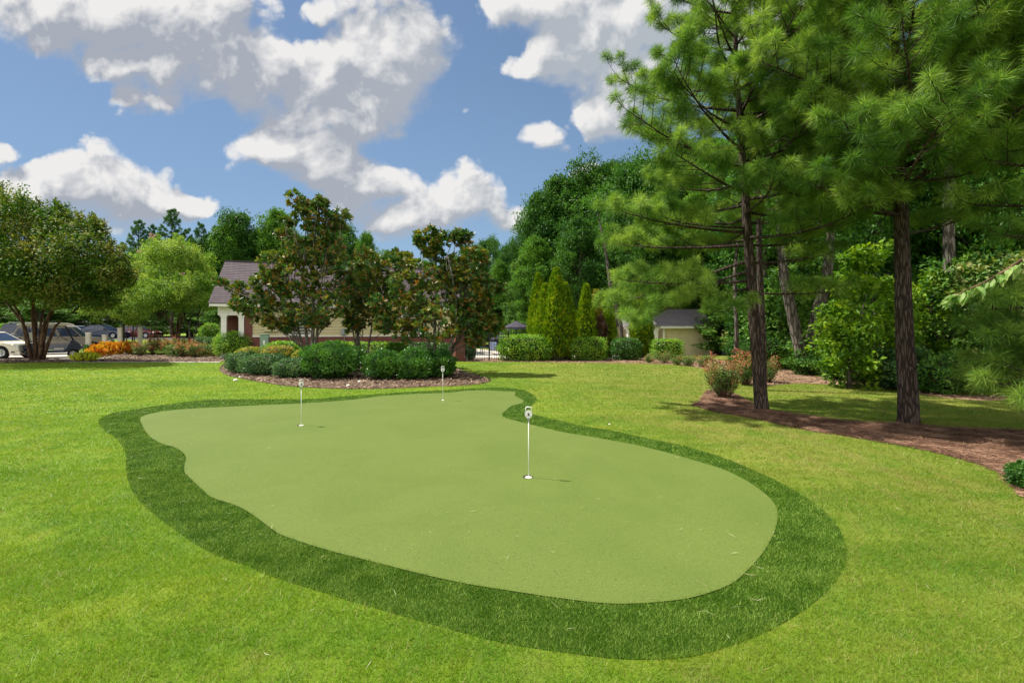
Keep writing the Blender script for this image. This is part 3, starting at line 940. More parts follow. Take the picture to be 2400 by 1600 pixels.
def place(t, loc, rz=0.0, s=(1, 1, 1), label=None, first=False, group=None):
    c = t if first else copy_tree(t)
    c.location = loc
    c.rotation_euler = (0, 0, rz)
    c.scale = s
    if label: c['label'] = label
    if group: c['group'] = group
    return c


def shrub(name, label, cat, loc, sx, sy, h, n, L, mat, seed=0, box=2.0, W=.6, rough=.10, up=.3, group=None, core=.80, lift=0.02, mat2=None, frac2=0.0, rz=0.0, topbias=0):
    """dense bush: leaves through the outer skin of a rounded (or clipped, box>2) body, a dark core inside whose colour stands for the inner shade"""
    r = np.random.default_rng(seed + 11)
    G = Geo()
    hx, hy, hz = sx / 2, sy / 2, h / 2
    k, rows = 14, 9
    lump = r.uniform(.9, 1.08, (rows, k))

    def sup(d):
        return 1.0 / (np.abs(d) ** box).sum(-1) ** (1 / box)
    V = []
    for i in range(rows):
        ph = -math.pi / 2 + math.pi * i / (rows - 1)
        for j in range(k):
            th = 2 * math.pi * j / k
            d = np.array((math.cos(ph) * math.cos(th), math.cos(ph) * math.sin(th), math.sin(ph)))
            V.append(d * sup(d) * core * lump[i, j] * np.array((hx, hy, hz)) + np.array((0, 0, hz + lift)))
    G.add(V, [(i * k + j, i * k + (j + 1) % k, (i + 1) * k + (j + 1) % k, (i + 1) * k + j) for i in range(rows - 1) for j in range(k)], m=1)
    d = rdir(n, r)
    ph = r.uniform(0, 9, 3)
    lum = 1 + rough * (np.sin(d[:, 0] * 6 + ph[0]) * np.sin(d[:, 1] * 7 + ph[1]) + np.sin(d[:, 2] * 8 + ph[2]) * .6)
    rad = (sup(d) * lum * r.uniform(.80, 1.04, n))[:, None]
    P = d * rad * np.array((hx, hy, hz)) + np.array((0, 0, hz + lift))
    P[:, 2] = np.maximum(P[:, 2], .015)
    nd = norm(d * np.abs(d) ** (box - 2) / np.array((hx, hy, hz)))
    A = norm(nd * .5 + rdir(n, r) * .8 + np.array((0, 0, up)))
    N = norm(nd + rdir(n, r) * .5 + np.array((0, 0, .3)))
    pick = r.uniform(0, 1, n) < (frac2 * (np.clip((P[:, 2] / h - .45) * 2.4, 0, 1.6)) if frac2 else -1)
    Ls = L * r.uniform(.7, 1.3, n); Ws = L * W * r.uniform(.7, 1.2, n)
    for mi, sel in ((0, ~pick), (2, pick)):
        if sel.any(): leaf_cards(G, P[sel], A[sel], N[sel], Ls[sel], Ws[sel], m=mi)
    o = G.out(name, [mat, MT['shade_core']] + ([mat2] if mat2 else []))
    o.location = loc
    o.rotation_euler = (0, 0, rz)
    return put(o, label, cat, group)


def twiggy(name, label, cat, loc, w_, h, n, L, mat, mat2, seed, frac2=.25, stems=14, group=None, W=.55):
    """open bush with visible canes (roses)"""
    r = np.random.default_rng(seed + 5)
    t = thing(name, label, cat, loc, 0, group)
    GS, GL = Geo(), Geo()
    per = max(1, n // (stems * 4))
    for i in range(stems):
        a = r.uniform(0, 2 * math.pi); q = r.uniform(.2, 1) ** .7 * w_ / 2
        tip = np.array((math.cos(a) * q, math.sin(a) * q, h * r.uniform(.6, 1.05) * (1 - .25 * (2 * q / w_) ** 2)))
        base = np.array((math.cos(a) * q * .15, math.sin(a) * q * .15, -.02))
        pts = limb(GS, base, tip, .011, .003, r, 4, 5, .06)
        for j in range(4):
            s = .3 + .7 * (j + r.uniform(0, 1)) / 4
            c = base + (tip - base) * s
            m = 1 if r.uniform() < frac2 * (2.2 if j == 3 else .5) else 0
            clump_leaves(GL, c, w_ * .13, per, L, L * W, m=m, flat=1.0, shell=.1, droop=-.1, r=r)
    GS.out('canes', MT['crapebark'], t)
    GL.out('foliage', [mat, mat2], t)
    return t


def needle_tuft_dirs(r, n, spread):
    u = r.uniform(math.cos(spread), 1, n)
    ph = r.uniform(0, 2 * np.pi, n)
    s = np.sqrt(1 - u * u)
    return np.stack([s * np.cos(ph), s * np.sin(ph), u], 1)


def tufts(G, P, A, nn, L, wd, r, spread=1.95, m=0):
    """needle bundles: P, A (k,3) -> k * nn needles"""
    k = len(P)
    A = norm(A)
    ref = np.where(np.abs(A[:, 2:3]) < .9, np.array((0, 0, 1.0)), np.array((1.0, 0, 0)))
    X = norm(np.cross(A, ref)); Y = np.cross(A, X)
    d = needle_tuft_dirs(r, k * nn, spread).reshape(k, nn, 3)
    D = d[..., 0:1] * X[:, None] + d[..., 1:2] * Y[:, None] + d[..., 2:3] * A[:, None]
    back = r.uniform(0, .09, (k, nn, 1))
    B = P[:, None] - A[:, None] * back
    Ln = L * r.uniform(.65, 1.12, (k, nn, 1)) * (np.broadcast_to(np.asarray(r.uniform(.85, 1.15, k)), (k,))[:, None, None])
    S = norm(np.cross(D, rdir(k * nn, r).reshape(k, nn, 3))) * (wd * .5)
    tip = B + D * Ln + np.array((0, 0, -1.0)) * (Ln * .10)
    V = np.stack([B - S * .7, B + D * Ln * .5 - S, tip, B + D * Ln * .5 + S], 2).reshape(-1, 3)
    G.add(V, np.arange(4 * k * nn).reshape(-1, 4), m=m)


def pine(name, label, loc, H, tr, branches, seed, lean=(0, 0), nn=112, L=.195, wd=.0062, mat=None, tuft_step=.19, group=None, curve=(0, 0), dens=1.0):
    """branches: (height, azimuth, length, start rise, end rise)"""
    r = np.random.default_rng(seed)
    t = thing(name, label, 'pine tree', loc, 0, group)
    GT, GC, GB = Geo(), Geo(), Geo()
    zs = np.linspace(-.12, H, 14)
    tp = [np.array((lean[0] * z / H + curve[0] * math.sin(math.pi * max(0, z) / H) + r.normal(0, .012), lean[1] * z / H + curve[1] * math.sin(math.pi * max(0, z) / H), z)) for z in zs]
    rad = [tr * (1.28 if z < 0 else 1.0 if z < .6 else 1.0 - .86 * (z - .6) / (H - .6)) for z in zs]
    rad[1] = tr * 1.0
    tp.insert(1, tp[0] * .7 + tp[1] * .3 + np.array((0, 0, 0))); rad.insert(1, tr * 1.10)
    GT.tube(tp, rad, 14)

    def trunk_at(z):
        return np.array([np.interp(z, [p[2] for p in tp], [p[i] for p in tp]) for i in range(3)])
    TP, TA = [], []
    for (z, az, Lb, e0, e1) in branches:
        o = trunk_at(z)
        n = 7
        pts = [o]
        a = az
        for i in range(n):
            s = (i + 1) / n
            e = e0 + (e1 - e0) * s ** 1.5
            a += r.normal(0, .09)
            d = np.array((math.cos(a) * math.cos(e), math.sin(a) * math.cos(e), math.sin(e)))
            pts.append(pts[-1] + d * Lb / n)
        br = max(.010, min(tr * .28, .010 + Lb * .0085))
        GB.tube(pts, list(np.linspace(br, .006, n + 1)), 6)
        pts = np.array(pts)
        cum = np.linspace(0, 1, n + 1)

        def bp(s):
            return np.array([np.interp(s, cum, pts[:, i]) for i in range(3)])
        nsec = max(4, int(Lb * 6.4 * dens))
        side = 1
        for q in range(nsec):
            s = .28 + .72 * (q + r.uniform(.2, .8)) / nsec
            p = bp(s)
            dm = norm(bp(min(1, s + .05)) - bp(s - .05))
            lat = norm(np.cross(dm, np.array((0, 0, 1.0)))) * side
            side = -side
            sl = Lb * r.uniform(.20, .40) * (1.15 - .75 * s) + .10
            d = norm(dm * r.uniform(.45, .9) + lat * r.uniform(.5, 1.0) + np.array((0, 0, r.uniform(-.15, .5))))
            e = p + d * sl + np.array((0, 0, sl * .18))
            GB.tube([p, p + d * sl * .5, e], [.008, .006, .004], 4, cap=False)
            ntw = max(2, int(sl / tuft_step) + 1)
            for k in range(ntw):
                f = 1 - k * .75 / max(1, ntw)
                q0 = p + (e - p) * f
                td = norm(d + rdir(1, r)[0] * .55 + np.array((0, 0, .55)))
                off = td * (0 if k == 0 else r.uniform(.05, .16))
                if k: GB.tube([q0, q0 + off], [.005, .004], 3, cap=False)
                TP.append(q0 + off); TA.append(td)
        TP.append(pts[-1]); TA.append(norm(pts[-1] - pts[-2] + np.array((0, 0, .03))))
    TP.append(trunk_at(H)); TA.append(np.array((0, 0, 1.0)))
    tufts(GC, np.array(TP), np.array(TA), nn, L, wd, r)
    GT.out('trunk', MT['pinebark'], t, smooth=True)
    GB.out('branches', MT['pinebark'], t, smooth=True)
    GC.out('needles', mat or MT['needle'], t)
    return t


def pine_branches(r, z0, z1, n, Rmax, prof, e_lo=-.25, e_hi=.75, skip=None):
    out = []
    for i in range(n):
        s = (i + r.uniform(.1, .9)) / n
        z = z0 + (z1 - z0) * s
        az = i * 2.39996 + r.normal(0, .3)
        Lb = Rmax * np.interp(s, prof[0], prof[1]) * r.uniform(.72, 1.08)
        e0 = e_lo + (e_hi - e_lo) * s * .9 + r.normal(0, .06)
        out.append((z, az, Lb, e0, e0 + r.uniform(.2, .55)))
    return out


# ------------------------------------------------------------------ putting flags
def putting_flag(loc, label, first=None, rz=0.0):
    t = thing('putting_flag', label, 'putting flag', loc, rz, 'practice flags on the putting green')
    G = Geo(); G.lathe([(.036, .001), (.038, .0025), (.035, .004), (.012, .004)], 24)
    G.out('cup_plate', MT['offwhite'], t)
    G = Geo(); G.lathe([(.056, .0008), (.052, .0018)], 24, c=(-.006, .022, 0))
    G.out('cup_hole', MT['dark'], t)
    G = Geo(); G.tube([(0, 0, .004), (0, 0, .30), (0, 0, .60)], [.0048, .0046, .0043], 10)
    G.out('pole', MT['white'], t, smooth=True)
    G = Geo(); G.tube([(0, 0, .592), (0, 0, .602)], .0075, 10); G.tube([(0, 0, .602), (0, 0, .640)], [.007, .012], 10)
    G.out('collar', MT['greybox'], t)
    G = Geo()                                              # round marker disc with a tapering neck
    k = 28
    poly = [(math.cos(a) * .040, .676 + math.sin(a) * .042) for a in np.linspace(-.30 * math.pi, 1.30 * math.pi, k)] + [(-.011, .628), (.011, .628)]
    G.prism(poly, -.007, .007)
    d = G.out('marker_disc', MT['white'], t, bevel=.002)
    G = Geo()
    G.prism([(-.010, .684), (-.010, .671), (-.006, .664), (.006, .664), (.010, .671), (.010, .684), (.004, .684), (.004, .690), (-.004, .690), (-.004, .684)], -.0092, -.0073)
    G.prism([(-.024, .659), (.024, .659), (.024, .6565), (-.024, .6565)], -.0086, -.0073)
    G.out('emblem', MT['iron'], d)
    G = Geo(); a = .040 * .80
    G.tube([(-a, 0, .706), (-a, 0, .742), (-a * .82, 0, .752), (0, 0, .753), (a * .82, 0, .752), (a, 0, .742), (a, 0, .706)], .0052, 8)
    G.out('handle', MT['white'], t, smooth=True)
    return t


GZ = Vector((0, 0, .010))
putting_flag(gp(1214, 1098) + GZ, 'white practice flag standing nearest on the green, with clear round disc and handle')
f = putting_flag(gp(692, 978) + GZ, 'white practice flag before the clipped hedge mounds, disc turned partly edge on', rz=R(52))
putting_flag(gp(1017, 920) + GZ, 'small far practice flag before the third magnolia', rz=R(18))

# ------------------------------------------------------------------ the three near pines and the one behind
r = np.random.default_rng(21)
base1 = gp(1750, 941)
br = pine_branches(r, 3.2, 9.3, 68, 2.75, ([0, .15, .4, .7, 1], [.82, 1.0, .95, .62, .18]), -.12, .75)
br += [(2.55, R(188), 2.6, -.10, .12), (2.95, R(168), 2.9, -.30, -.34), (2.2, R(236), 1.5, -.15, -.3), (2.9, R(350), 1.5, -.02, .25), (2.3, R(312), 1.5, -.1, .1), (3.5, R(200), 2.9, .02, .2), (3.25, R(155), 2.8, 0, .2), (2.40, R(181), 2.6, -.14, -.42), (2.75, R(172), 2.5, -.30, -.50)]
pine('loblolly_pine', 'tall pine with dark brown trunk beside the rose bush, crown reaching over the pool house', base1, 9.5, .122, br, 31, lean=(-.66, 0), curve=(-.05, 0), group='near pines in the straw bed')
base2 = gp(2088, 973)
br = pine_branches(r, 4.1, 9.4, 60, 2.7, ([0, .2, .5, .8, 1], [.75, 1.0, 1.0, .65, .2]), -.05, .75)
br += [(3.5, R(205), 2.2, .1, .25), (3.2, R(20), 1.9, .15, .3), (3.5, R(165), 2.2, .25, .3), (3.6, R(225), 3.0, .05, .4), (4.0, R(262), 3.0, .1, .45), (4.6, R(240), 3.1, .1, .5), (5.1, R(280), 2.9, .15, .5), (4.3, R(278), 2.0, .1, .5), (4.5, R(302), 2.3, .1, .45), (4.9, R(256), 2.3, .15, .6), (5.4, R(270), 2.2, .2, .6), (4.2, R(215), 2.4, .0, .3), (5.6, R(310), 2.2, .2, .6), (6.0, R(250), 2.2, .3, .7)]
pine('loblolly_pine', 'stout pine with bare lower trunk set in the middle of the straw bed', base2, 9.6, .140, br, 47, lean=(-.25, .1), group='near pines in the straw bed', nn=108, L=.21)
r = np.random.default_rng(77)
br = pine_branches(r, 4.4, 9.0, 36, 2.7, ([0, .2, .5, .8, 1], [1.0, 1.0, .95, .6, .2]), -.25, .7)
br += [(1.9, R(172), 2.2, -.25, -.15), (2.15, R(186), 2.2, -.2, -.05), (1.75, R(190), 2.1, -.38, -.30), (1.55, R(187), 2.5, -.28, -.34), (1.5, R(196), 2.3, -.25, -.40), (1.7, R(178), 2.2, -.30, -.42), (3.3, R(172), 2.2, -.05, .15), (3.7, R(188), 2.3, 0, .2), (2.9, R(182), 2.0, -.1, .1)]
pine('loblolly_pine', 'pine beyond the frame edge whose low drooping boughs hang over the lawn', onground(2640, 6.6), 9.4, .18, br, 53, group='near pines in the straw bed', nn=90, L=.20)
r = np.random.default_rng(78)
br = pine_branches(r, 5.6, 11.2, 28, 2.3, ([0, .2, .5, .8, 1], [.8, 1.0, .95, .6, .2]), 0, .8)
pine('loblolly_pine', 'slender pine close behind the pine beside the rose bush', onground(1752, 12.6), 11.4, .095, br, 59, lean=(-.25, 0), group='near pines in the straw bed', nn=60, L=.20, wd=.009)

# overhanging pale-edged branch at the frame edge, from a young tree standing outside it
def hanging_branch():
    r = np.random.default_rng(5)
    D = 3.7
    root = Vector((5.3, 3.9, 0))
    t = thing('young_tree', 'pale edged green leaves on a drooping branch in front of the pines', 'tree', root)
    GT, GB, GL = Geo(), Geo(), Geo()
    GT.tube([(0, 0, -.05), (.05, 0, 1.2), (-.05, .02, 2.4), (-.15, 0, 3.4)], [.04, .034, .026, .01], 8)
    path = [np.array((-.08, .01, 2.6)) ] + [np.array(at(px, py, D) - root) for px, py in ((2420, 560), (2352, 594), (2318, 616), (2262, 648), (2215, 668), (2186, 684))]
    GB.tube(path, list(np.linspace(.016, .003, len(path))), 6)
    P, A, N = [], [], []
    pts = np.array(path)
    for i in range(34):
        s = .32 + .68 * i / 33
        f = s * (len(path) - 1); k = min(int(f), len(path) - 2)
        p = pts[k] + (pts[k + 1] - pts[k]) * (f - k)
        d = norm(pts[k + 1] - pts[k])
        sd = np.array((0, 1.0, 0)) * (1 if i % 2 else -1)
        a = norm(d * .6 + sd * .35 + np.array((0, 0, -.9 if i % 2 else -.35)) + r.normal(0, .22, 3))
        P.append(p); A.append(a); N.append(norm(np.array((-.1, -.6, .7)) + r.normal(0, .38, 3)))
    P.append(pts[-1]); A.append(norm(pts[-1] - pts[-2])); N.append(np.array((0, -.5, .8)))
    P, A, N = map(np.array, (P, A, N))
    # fuller leaf outline than a rhombus: six-sided blade with a fold along the midrib
    L = r.uniform(.095, .15, len(P))[:, None]; W = L * r.uniform(.36, .5, len(P))[:, None]
    S = norm(np.cross(A, N)); N2 = np.cross(S, A)
    V = np.stack([P, P + A * L * .28 + S * W * .45 + N2 * W * .12, P + A * L * .62 + S * W * .42 + N2 * W * .10, P + A * L - N2 * L * .08, P + A * L * .62 - S * W * .42 + N2 * W * .10, P + A * L * .28 - S * W * .45 + N2 * W * .12], 1).reshape(-1, 3)
    q = np.arange(len(P))[:, None] * 6
    GL.add(V, np.concatenate([q + [0, 1, 2, 3], q + [0, 3, 4, 5]]))
    for C, q in (((1.3, -.3, 3.3), .55), ((1.0, -.8, 3.9), .55), ((1.7, -.5, 4.1), .5), ((1.4, -.3, 4.6), .5), ((2.0, -.2, 3.6), .5)):
        clump_leaves(GL, C, q, 340, .11, .05, r=r)
        limb(GT, (-.1, 0, 2.7), C, .014, .005, r, 5, 4)
    GT.out('trunk', MT['bark'], t, smooth=True); GB.out('branch', MT['crapebark'], t, smooth=True); GL.out('leaves', MT['variegated'], t)


hanging_branch()

# ------------------------------------------------------------------ clipped hedges, arborvitae and roses along the pool fence
def hedge(px0, px1, py0, py1, label, mat='box', D=None, depth=1.1, n=5200, L=.085, seed=0, box=6.0, name='hedge', **kw):
    D = D or 1777 / (py1 - HY)
    c = at((px0 + px1) / 2, py1, D + depth / 2); c.z = float(terr(c.x, c.y))
    w_ = (px1 - px0) / F * D
    h = max(.25, (py1 - py0) / F * D)
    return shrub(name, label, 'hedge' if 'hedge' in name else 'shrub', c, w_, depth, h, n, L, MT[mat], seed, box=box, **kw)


hedge(1145, 1265, 774, 830, 'broad clipped boxy hedge right of the iron fence, before the tallest arborvitae', seed=1, depth=1.3, n=7500)
hedge(1308, 1392, 779, 829, 'shorter clipped boxy hedge between the two arborvitae groups', 'box', seed=2, depth=1.2, n=5200)
hedge(1500, 1564, 781, 826, 'clipped hedge against the pool house siding wall', 'box', seed=3, depth=1.2, n=4200)
hedge(1405, 1470, 780, 828, 'low dark hedge under the drooping pine bough before the pool house porch', 'glossy', seed=4, depth=1.1, n=3600, box=4)
hedge(1070, 1092, 790, 828, 'narrow rounded dark shrub beside the brick pillar', 'holly', seed=5, depth=.6, n=1600, box=3, name='shrub')


def arbor(px, py0, py1, wpx, label, seed, D=25.2, mat='arbor', grp='arborvitae by the pool fence'):
    r = np.random.default_rng(seed + 300)
    c = onground(px, D)
    h = CAMH + (HY - py0) / F * D - c.z
    rad = wpx / F * D / 2 * 1.18
    t = thing('arborvitae', label, 'arborvitae', c, 0, grp)
    GT, GC = Geo(), Geo()
    GT.tube([(0, 0, -.05), (0, 0, h * .5), (0, 0, h * .92)], [.06, .04, .01], 7)
    n = int(4600 * h * rad / 1.6)
    z = h * r.uniform(0.01, 1, n) ** .9
    s = z / h
    pr = rad * np.minimum(1, np.minimum((s + .10) * 4, ((1 - s) / .62) ** .70)) + .03
    a = r.uniform(0, 2 * np.pi, n)
    lump = 1 + .13 * np.sin(a * 5 + z * 4.0 + seed) * np.sin(z * 5.2 + a * 2) + .07 * np.sin(a * 11 + z * 13)
    q = pr * lump * r.uniform(.72, 1.04, n)
    P = np.stack([np.cos(a) * q, np.sin(a) * q, z], 1)
    o = np.stack([np.cos(a), np.sin(a), np.zeros(n)], 1)
    A = norm(o * .55 + np.array((0, 0, 1.0)) + rdir(n, r) * .35)
    N = norm(o * .6 + np.stack([-np.sin(a), np.cos(a), np.zeros(n)], 1) * r.normal(0, .9, n)[:, None] + rdir(n, r) * .2)
    leaf_cards(GC, P, A, N, r.uniform(.10, .19, n), r.uniform(.05, .09, n))
    zz = np.linspace(.02, h * .9, 9)
    GC.lathe([(max(.02, .62 * rad * min(1, ((1 - q_ / h) / .62) ** .85)), q_) for q_ in zz], 10, m=1)  # solid core, coloured dark as the shade between the sprays
    GT.out('trunk', MT['bark'], t); GC.out('foliage', [MT[mat], MT['shade_core']], t)
    return t


arbor(1237, 630, 826, 40, 'slim arborvitae at the outer edge of the tall group behind the broad hedge', 1, 26.0)
arbor(1252, 655, 828, 44, 'lower arborvitae spire in the front of the tall group', 2, 25.0)
arbor(1278, 618, 828, 52, 'tallest arborvitae spire, rising between the two boxy hedges', 3, 24.6)
arbor(1297, 652, 828, 44, 'arborvitae shoulder spire against the right side of the tallest one', 4, 25.0)
arbor(1346, 655, 826, 38, 'slender lone arborvitae column above the shorter boxy hedge', 5, 26)
arbor(1369, 668, 826, 30, 'bronzed small arborvitae top between two greener ones', 6, 26.5, 'arbor_tan')
arbor(1394, 672, 826, 34, 'small arborvitae top beside the bronzed one', 7, 27)
arbor(1472, 640, 826, 40, 'bright arborvitae standing alone behind the pine bough at the pool house', 8, 27)
hedge(1362, 1392, 728, 826, 'dead brown conifer shrub behind the hedge', 'dead', D=25.8, depth=.7, n=2600, L=.12, seed=9, box=2.4, name='dead_shrub', up=.5)

# roses by the path at the right
twiggy('rose_bush', 'large rose bush with red tips standing in front of the pine trunk', 'rose bush', gp(1662, 914), .84, 1.06, 5200, .045, MT['rose'], MT['rose_tip'], 1, .17, 46, 'rose bushes near the pines')
twiggy('rose_bush', 'rose bush half hidden behind the pine trunk', 'rose bush', gp(1712, 884), .85, 1.05, 3600, .05, MT['rose'], MT['rose_tip'], 2, .28, 34, 'rose bushes near the pines')
twiggy('rose_bush', 'straggly rose bush on the dry straw right of the pine trunk', 'rose bush', gp(1763, 878), .85, .85, 2400, .05, MT['rose'], MT['rose_tip'], 3, .2, 28, 'rose bushes near the pines')
for i, (px, py, w_, h, lb) in enumerate(((1524, 834, .95, .62, 'small grey green shrub below the clipped hedge at the pool house'), (1555, 838, .6, .5, 'tiny round shrub between the two grey green shrubs'),
                                        (1582, 840, .7, .55, 'small shrub in front of the tan siding corner'), (1616, 843, .8, .5, 'low shrub at the end of the siding wall, beside the big rose bush'), (1490, 833, .7, .45, 'low shrub under the pine bough tip'))):
    twiggy('small_shrub', lb, 'shrub', gp(px, py), w_, h, 1500, .05, MT['rose'], MT['rose_tip'], 20 + i, .10, 20, 'small shrubs by the pool house')
shrub('shrub', 'small clipped green shrub at the frame edge in the straw bed', 'shrub', gp(2358, 1124), .26, .3, .24, 2600, .028, MT['glossy'], 91, box=2.3)

# ------------------------------------------------------------------ the magnolia bed
def mound(px, pyb, wpx, hpx, label, mat, seed, n=3600, L=.08, depth=None, box=2.2, name='shrub', rough=.10, **kw):
    D = 1777 / (pyb - HY)
    w_, h = wpx / F * D * .95, hpx / F * D * .92
    c = at(px, pyb, D + (depth or w_) * .32); c.z = float(terr(c.x, c.y))
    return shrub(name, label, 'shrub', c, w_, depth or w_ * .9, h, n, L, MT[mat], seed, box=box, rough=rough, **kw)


mound(558, 857, 58, 48, 'first clipped dark hedge mound at the pointed end of the island bed', 'holly', 30, 4200, .06, 1.3, 3.2)
mound(610, 862, 96, 50, 'wide clipped dark hedge mound in front of the utility box', 'holly', 31, 6500, .06, 1.4, 3.6)
mound(676, 868, 84, 44, 'low dark hedge mound next to the big glossy shrub', 'holly', 32, 5200, .06, 1.3, 3.0)
mound(762, 871, 138, 88, 'big glossy dark green shrub in front of the tallest magnolia', 'glossy', 33, 9500, .085, 1.9, 2.3, rough=.14, up=.6)
mound(882, 872, 90, 68, 'loose glossy shrub before the middle magnolia', 'glossy', 34, 5200, .085, 1.5, 2.3, rough=.15, up=.6)
mound(955, 872, 96, 70, 'glossy shrub between the loose one and the bed end', 'glossy', 35, 5600, .085, 1.5, 2.5, rough=.14, up=.6)
mound(1012, 868, 66, 62, 'glossy shrub at the bed end near the brick pillar', 'glossy', 36, 4200, .085, 1.3, 2.4, rough=.14, up=.5)
mound(575, 832, 66, 34, 'low yellow mottled shrub next to the round boxwood ball', 'varieg', 37, 2600, .085, 1.2)
mound(640, 832, 76, 38, 'yellow mottled shrub with pinkish tips below the utility box', 'varieg', 38, 3000, .085, 1.3, mat2=MT['rose_tip'], frac2=.12)
mound(704, 838, 60, 36, 'yellow mottled shrub before the tallest magnolia trunk', 'varieg', 39, 2400, .085, 1.1)
mound(675, 818, 44, 46, 'bright boxwood mound left of the tallest magnolia trunk', 'box', 40, 2600, .08, 1.2)
mound(624, 815, 70, 30, 'dark low mound on the wall side of the mottled shrubs', 'box', 41, 2600, .08, 1.2)
mound(912, 842, 66, 52, 'light green fern leaved shrub behind the glossy row', 'poplar', 42, 2800, .10, 1.2, rough=.18, up=.8)
mound(850, 838, 50, 34, 'olive shrub below the middle magnolia', 'rose', 43, 2000, .08, 1.0)
hedge(610, 690, 771, 812, 'bright clipped hedge along the wall under the window', 'box', D=24.0, seed=44, depth=1.2, n=4200, L=.09, box=4)
hedge(735, 905, 774, 816, 'long bright clipped hedge along the siding wall', 'box', D=23.6, seed=45, depth=1.3, n=8000, L=.09, box=5)
hedge(890, 1035, 778, 815, 'long dark clipped hedge sloping towards the brick pillar', 'glossy', D=25.0, seed=46, depth=1.3, n=6500, L=.09, box=4)
mound(537, 824, 84, 66, 'large round boxwood ball before the porch', 'box', 47, 6500, .075, 1.9, 2.5, rough=.05)
mound(483, 800, 48, 52, 'small pale boxwood ball left of the porch column', 'box', 48, 3600, .08, 1.5, 2.2, rough=.05)
hedge(476, 500, 776, 817, 'narrow clipped dark hedge block next to the boxwood ball', 'holly', seed=49, depth=1.2, n=2400, L=.07, box=5)
hedge(452, 474, 776, 814, 'shadowed clipped hedge block behind the roses', 'holly', seed=50, depth=1.2, n=2200, L=.07, box=5)
hedge(385, 500, 774, 800, 'brownish clipped low hedge running behind the roses', 'rose', seed=51, D=27.5, depth=1.0, n=4200, L=.07, box=5)


def magnolia(label, base, clumps, D, seed, stems, leaf=.195, full=.86):
    """broad glossy leaves in rosettes at the shoot ends, coppery beneath"""
    r = np.random.default_rng(seed)
    t = thing('magnolia_tree', label, 'magnolia tree', base, 0, 'magnolias in the island bed')
    GT, GL = Geo(), Geo()
    B = np.array(base)
    tops = []
    for (dx, dz, rr) in stems:
        top = np.array((dx, r.normal(0, .25), dz))
        limb(GT, (dx * .12 + r.normal(0, .06), r.normal(0, .06), -.05), top, rr, rr * .35, r, 8, 6, .03)
        tops.append((np.array((dx * .12, 0, 0)), top, rr))
    P, A, NN = [], [], []
    for (px, py, rp) in clumps:
        R_ = rp / F * D * full
        for rep in range(2):
            off = r.normal(0, .55) * (1.0 if rep else .5)
            C = np.array(at(px + r.normal(0, rp * .10), py + r.normal(0, rp * .08), D)) - B + np.array((0, off * max(.6, min(1.6, R_ * 2.0)), 0))
            s0, s1, rr = tops[int(np.argmin([abs(C[0] - tt[1][0]) for tt in tops]))]
            f = np.clip((C[2] - .9) / max(.5, s1[2]), .3, .95)
            st = s0 + (s1 - s0) * f * .92
            limb(GT, st, C, .024, .008, r, 5, 4, .07, -.03)
            m = int(76 * R_ ** 1.6 + 9) if rep == 0 else int(62 * R_ ** 1.6 + 7)
            d = rdir(m, r)
            q = C + d * (r.uniform(.35, 1.0, m) ** .5)[:, None] * R_ * np.array((1, .9, .9))
            for p in q:
                if r.uniform() < .45: GT.tube([C + (p - C) * .25, p], [.006, .004], 3, cap=False)
                ax = norm((p - C) / R_ + np.array((0, 0, .75)) + r.normal(0, .3, 3))
                ref = norm(np.cross(ax, r.normal(0, 1, 3))); ref2 = np.cross(ax, ref)
                k = r.integers(7, 11)
                for j in range(k):
                    ph = j * 2.4 + r.normal(0, .2)
                    tilt = r.uniform(.35, 1.25)
                    o = ref * math.cos(ph) + ref2 * math.sin(ph)
                    P.append(p - ax * r.uniform(0, .05)); A.append(ax * math.cos(tilt) + o * math.sin(tilt)); NN.append(ax * math.sin(tilt) - o * math.cos(tilt) + r.normal(0, .15, 3))
    P, A, NN = map(np.array, (P, A, NN))
    A = norm(A); n = len(P)
    L = r.uniform(.7, 1.15, n)[:, None] * leaf; W = L * r.uniform(.36, .46, n)[:, None]
    S = norm(np.cross(A, NN)); N2 = np.cross(S, A)
    V = np.stack([P, P + A * L * .35 + S * W * .5 + N2 * W * .10, P + A * L * .70 + S * W * .42 + N2 * W * .06, P + A * L - N2 * L * .10, P + A * L * .70 - S * W * .42 + N2 * W * .06, P + A * L * .35 - S * W * .5 + N2 * W * .10], 1).reshape(-1, 3)
    q = np.arange(n)[:, None] * 6
    GL.add(V, np.concatenate([q + [0, 3, 2, 1], q + [0, 5, 4, 3]]))
    GT.out('trunk', MT['magbark'], t, smooth=True)
    GL.out('crown', MT['magnolia'], t)
    return t


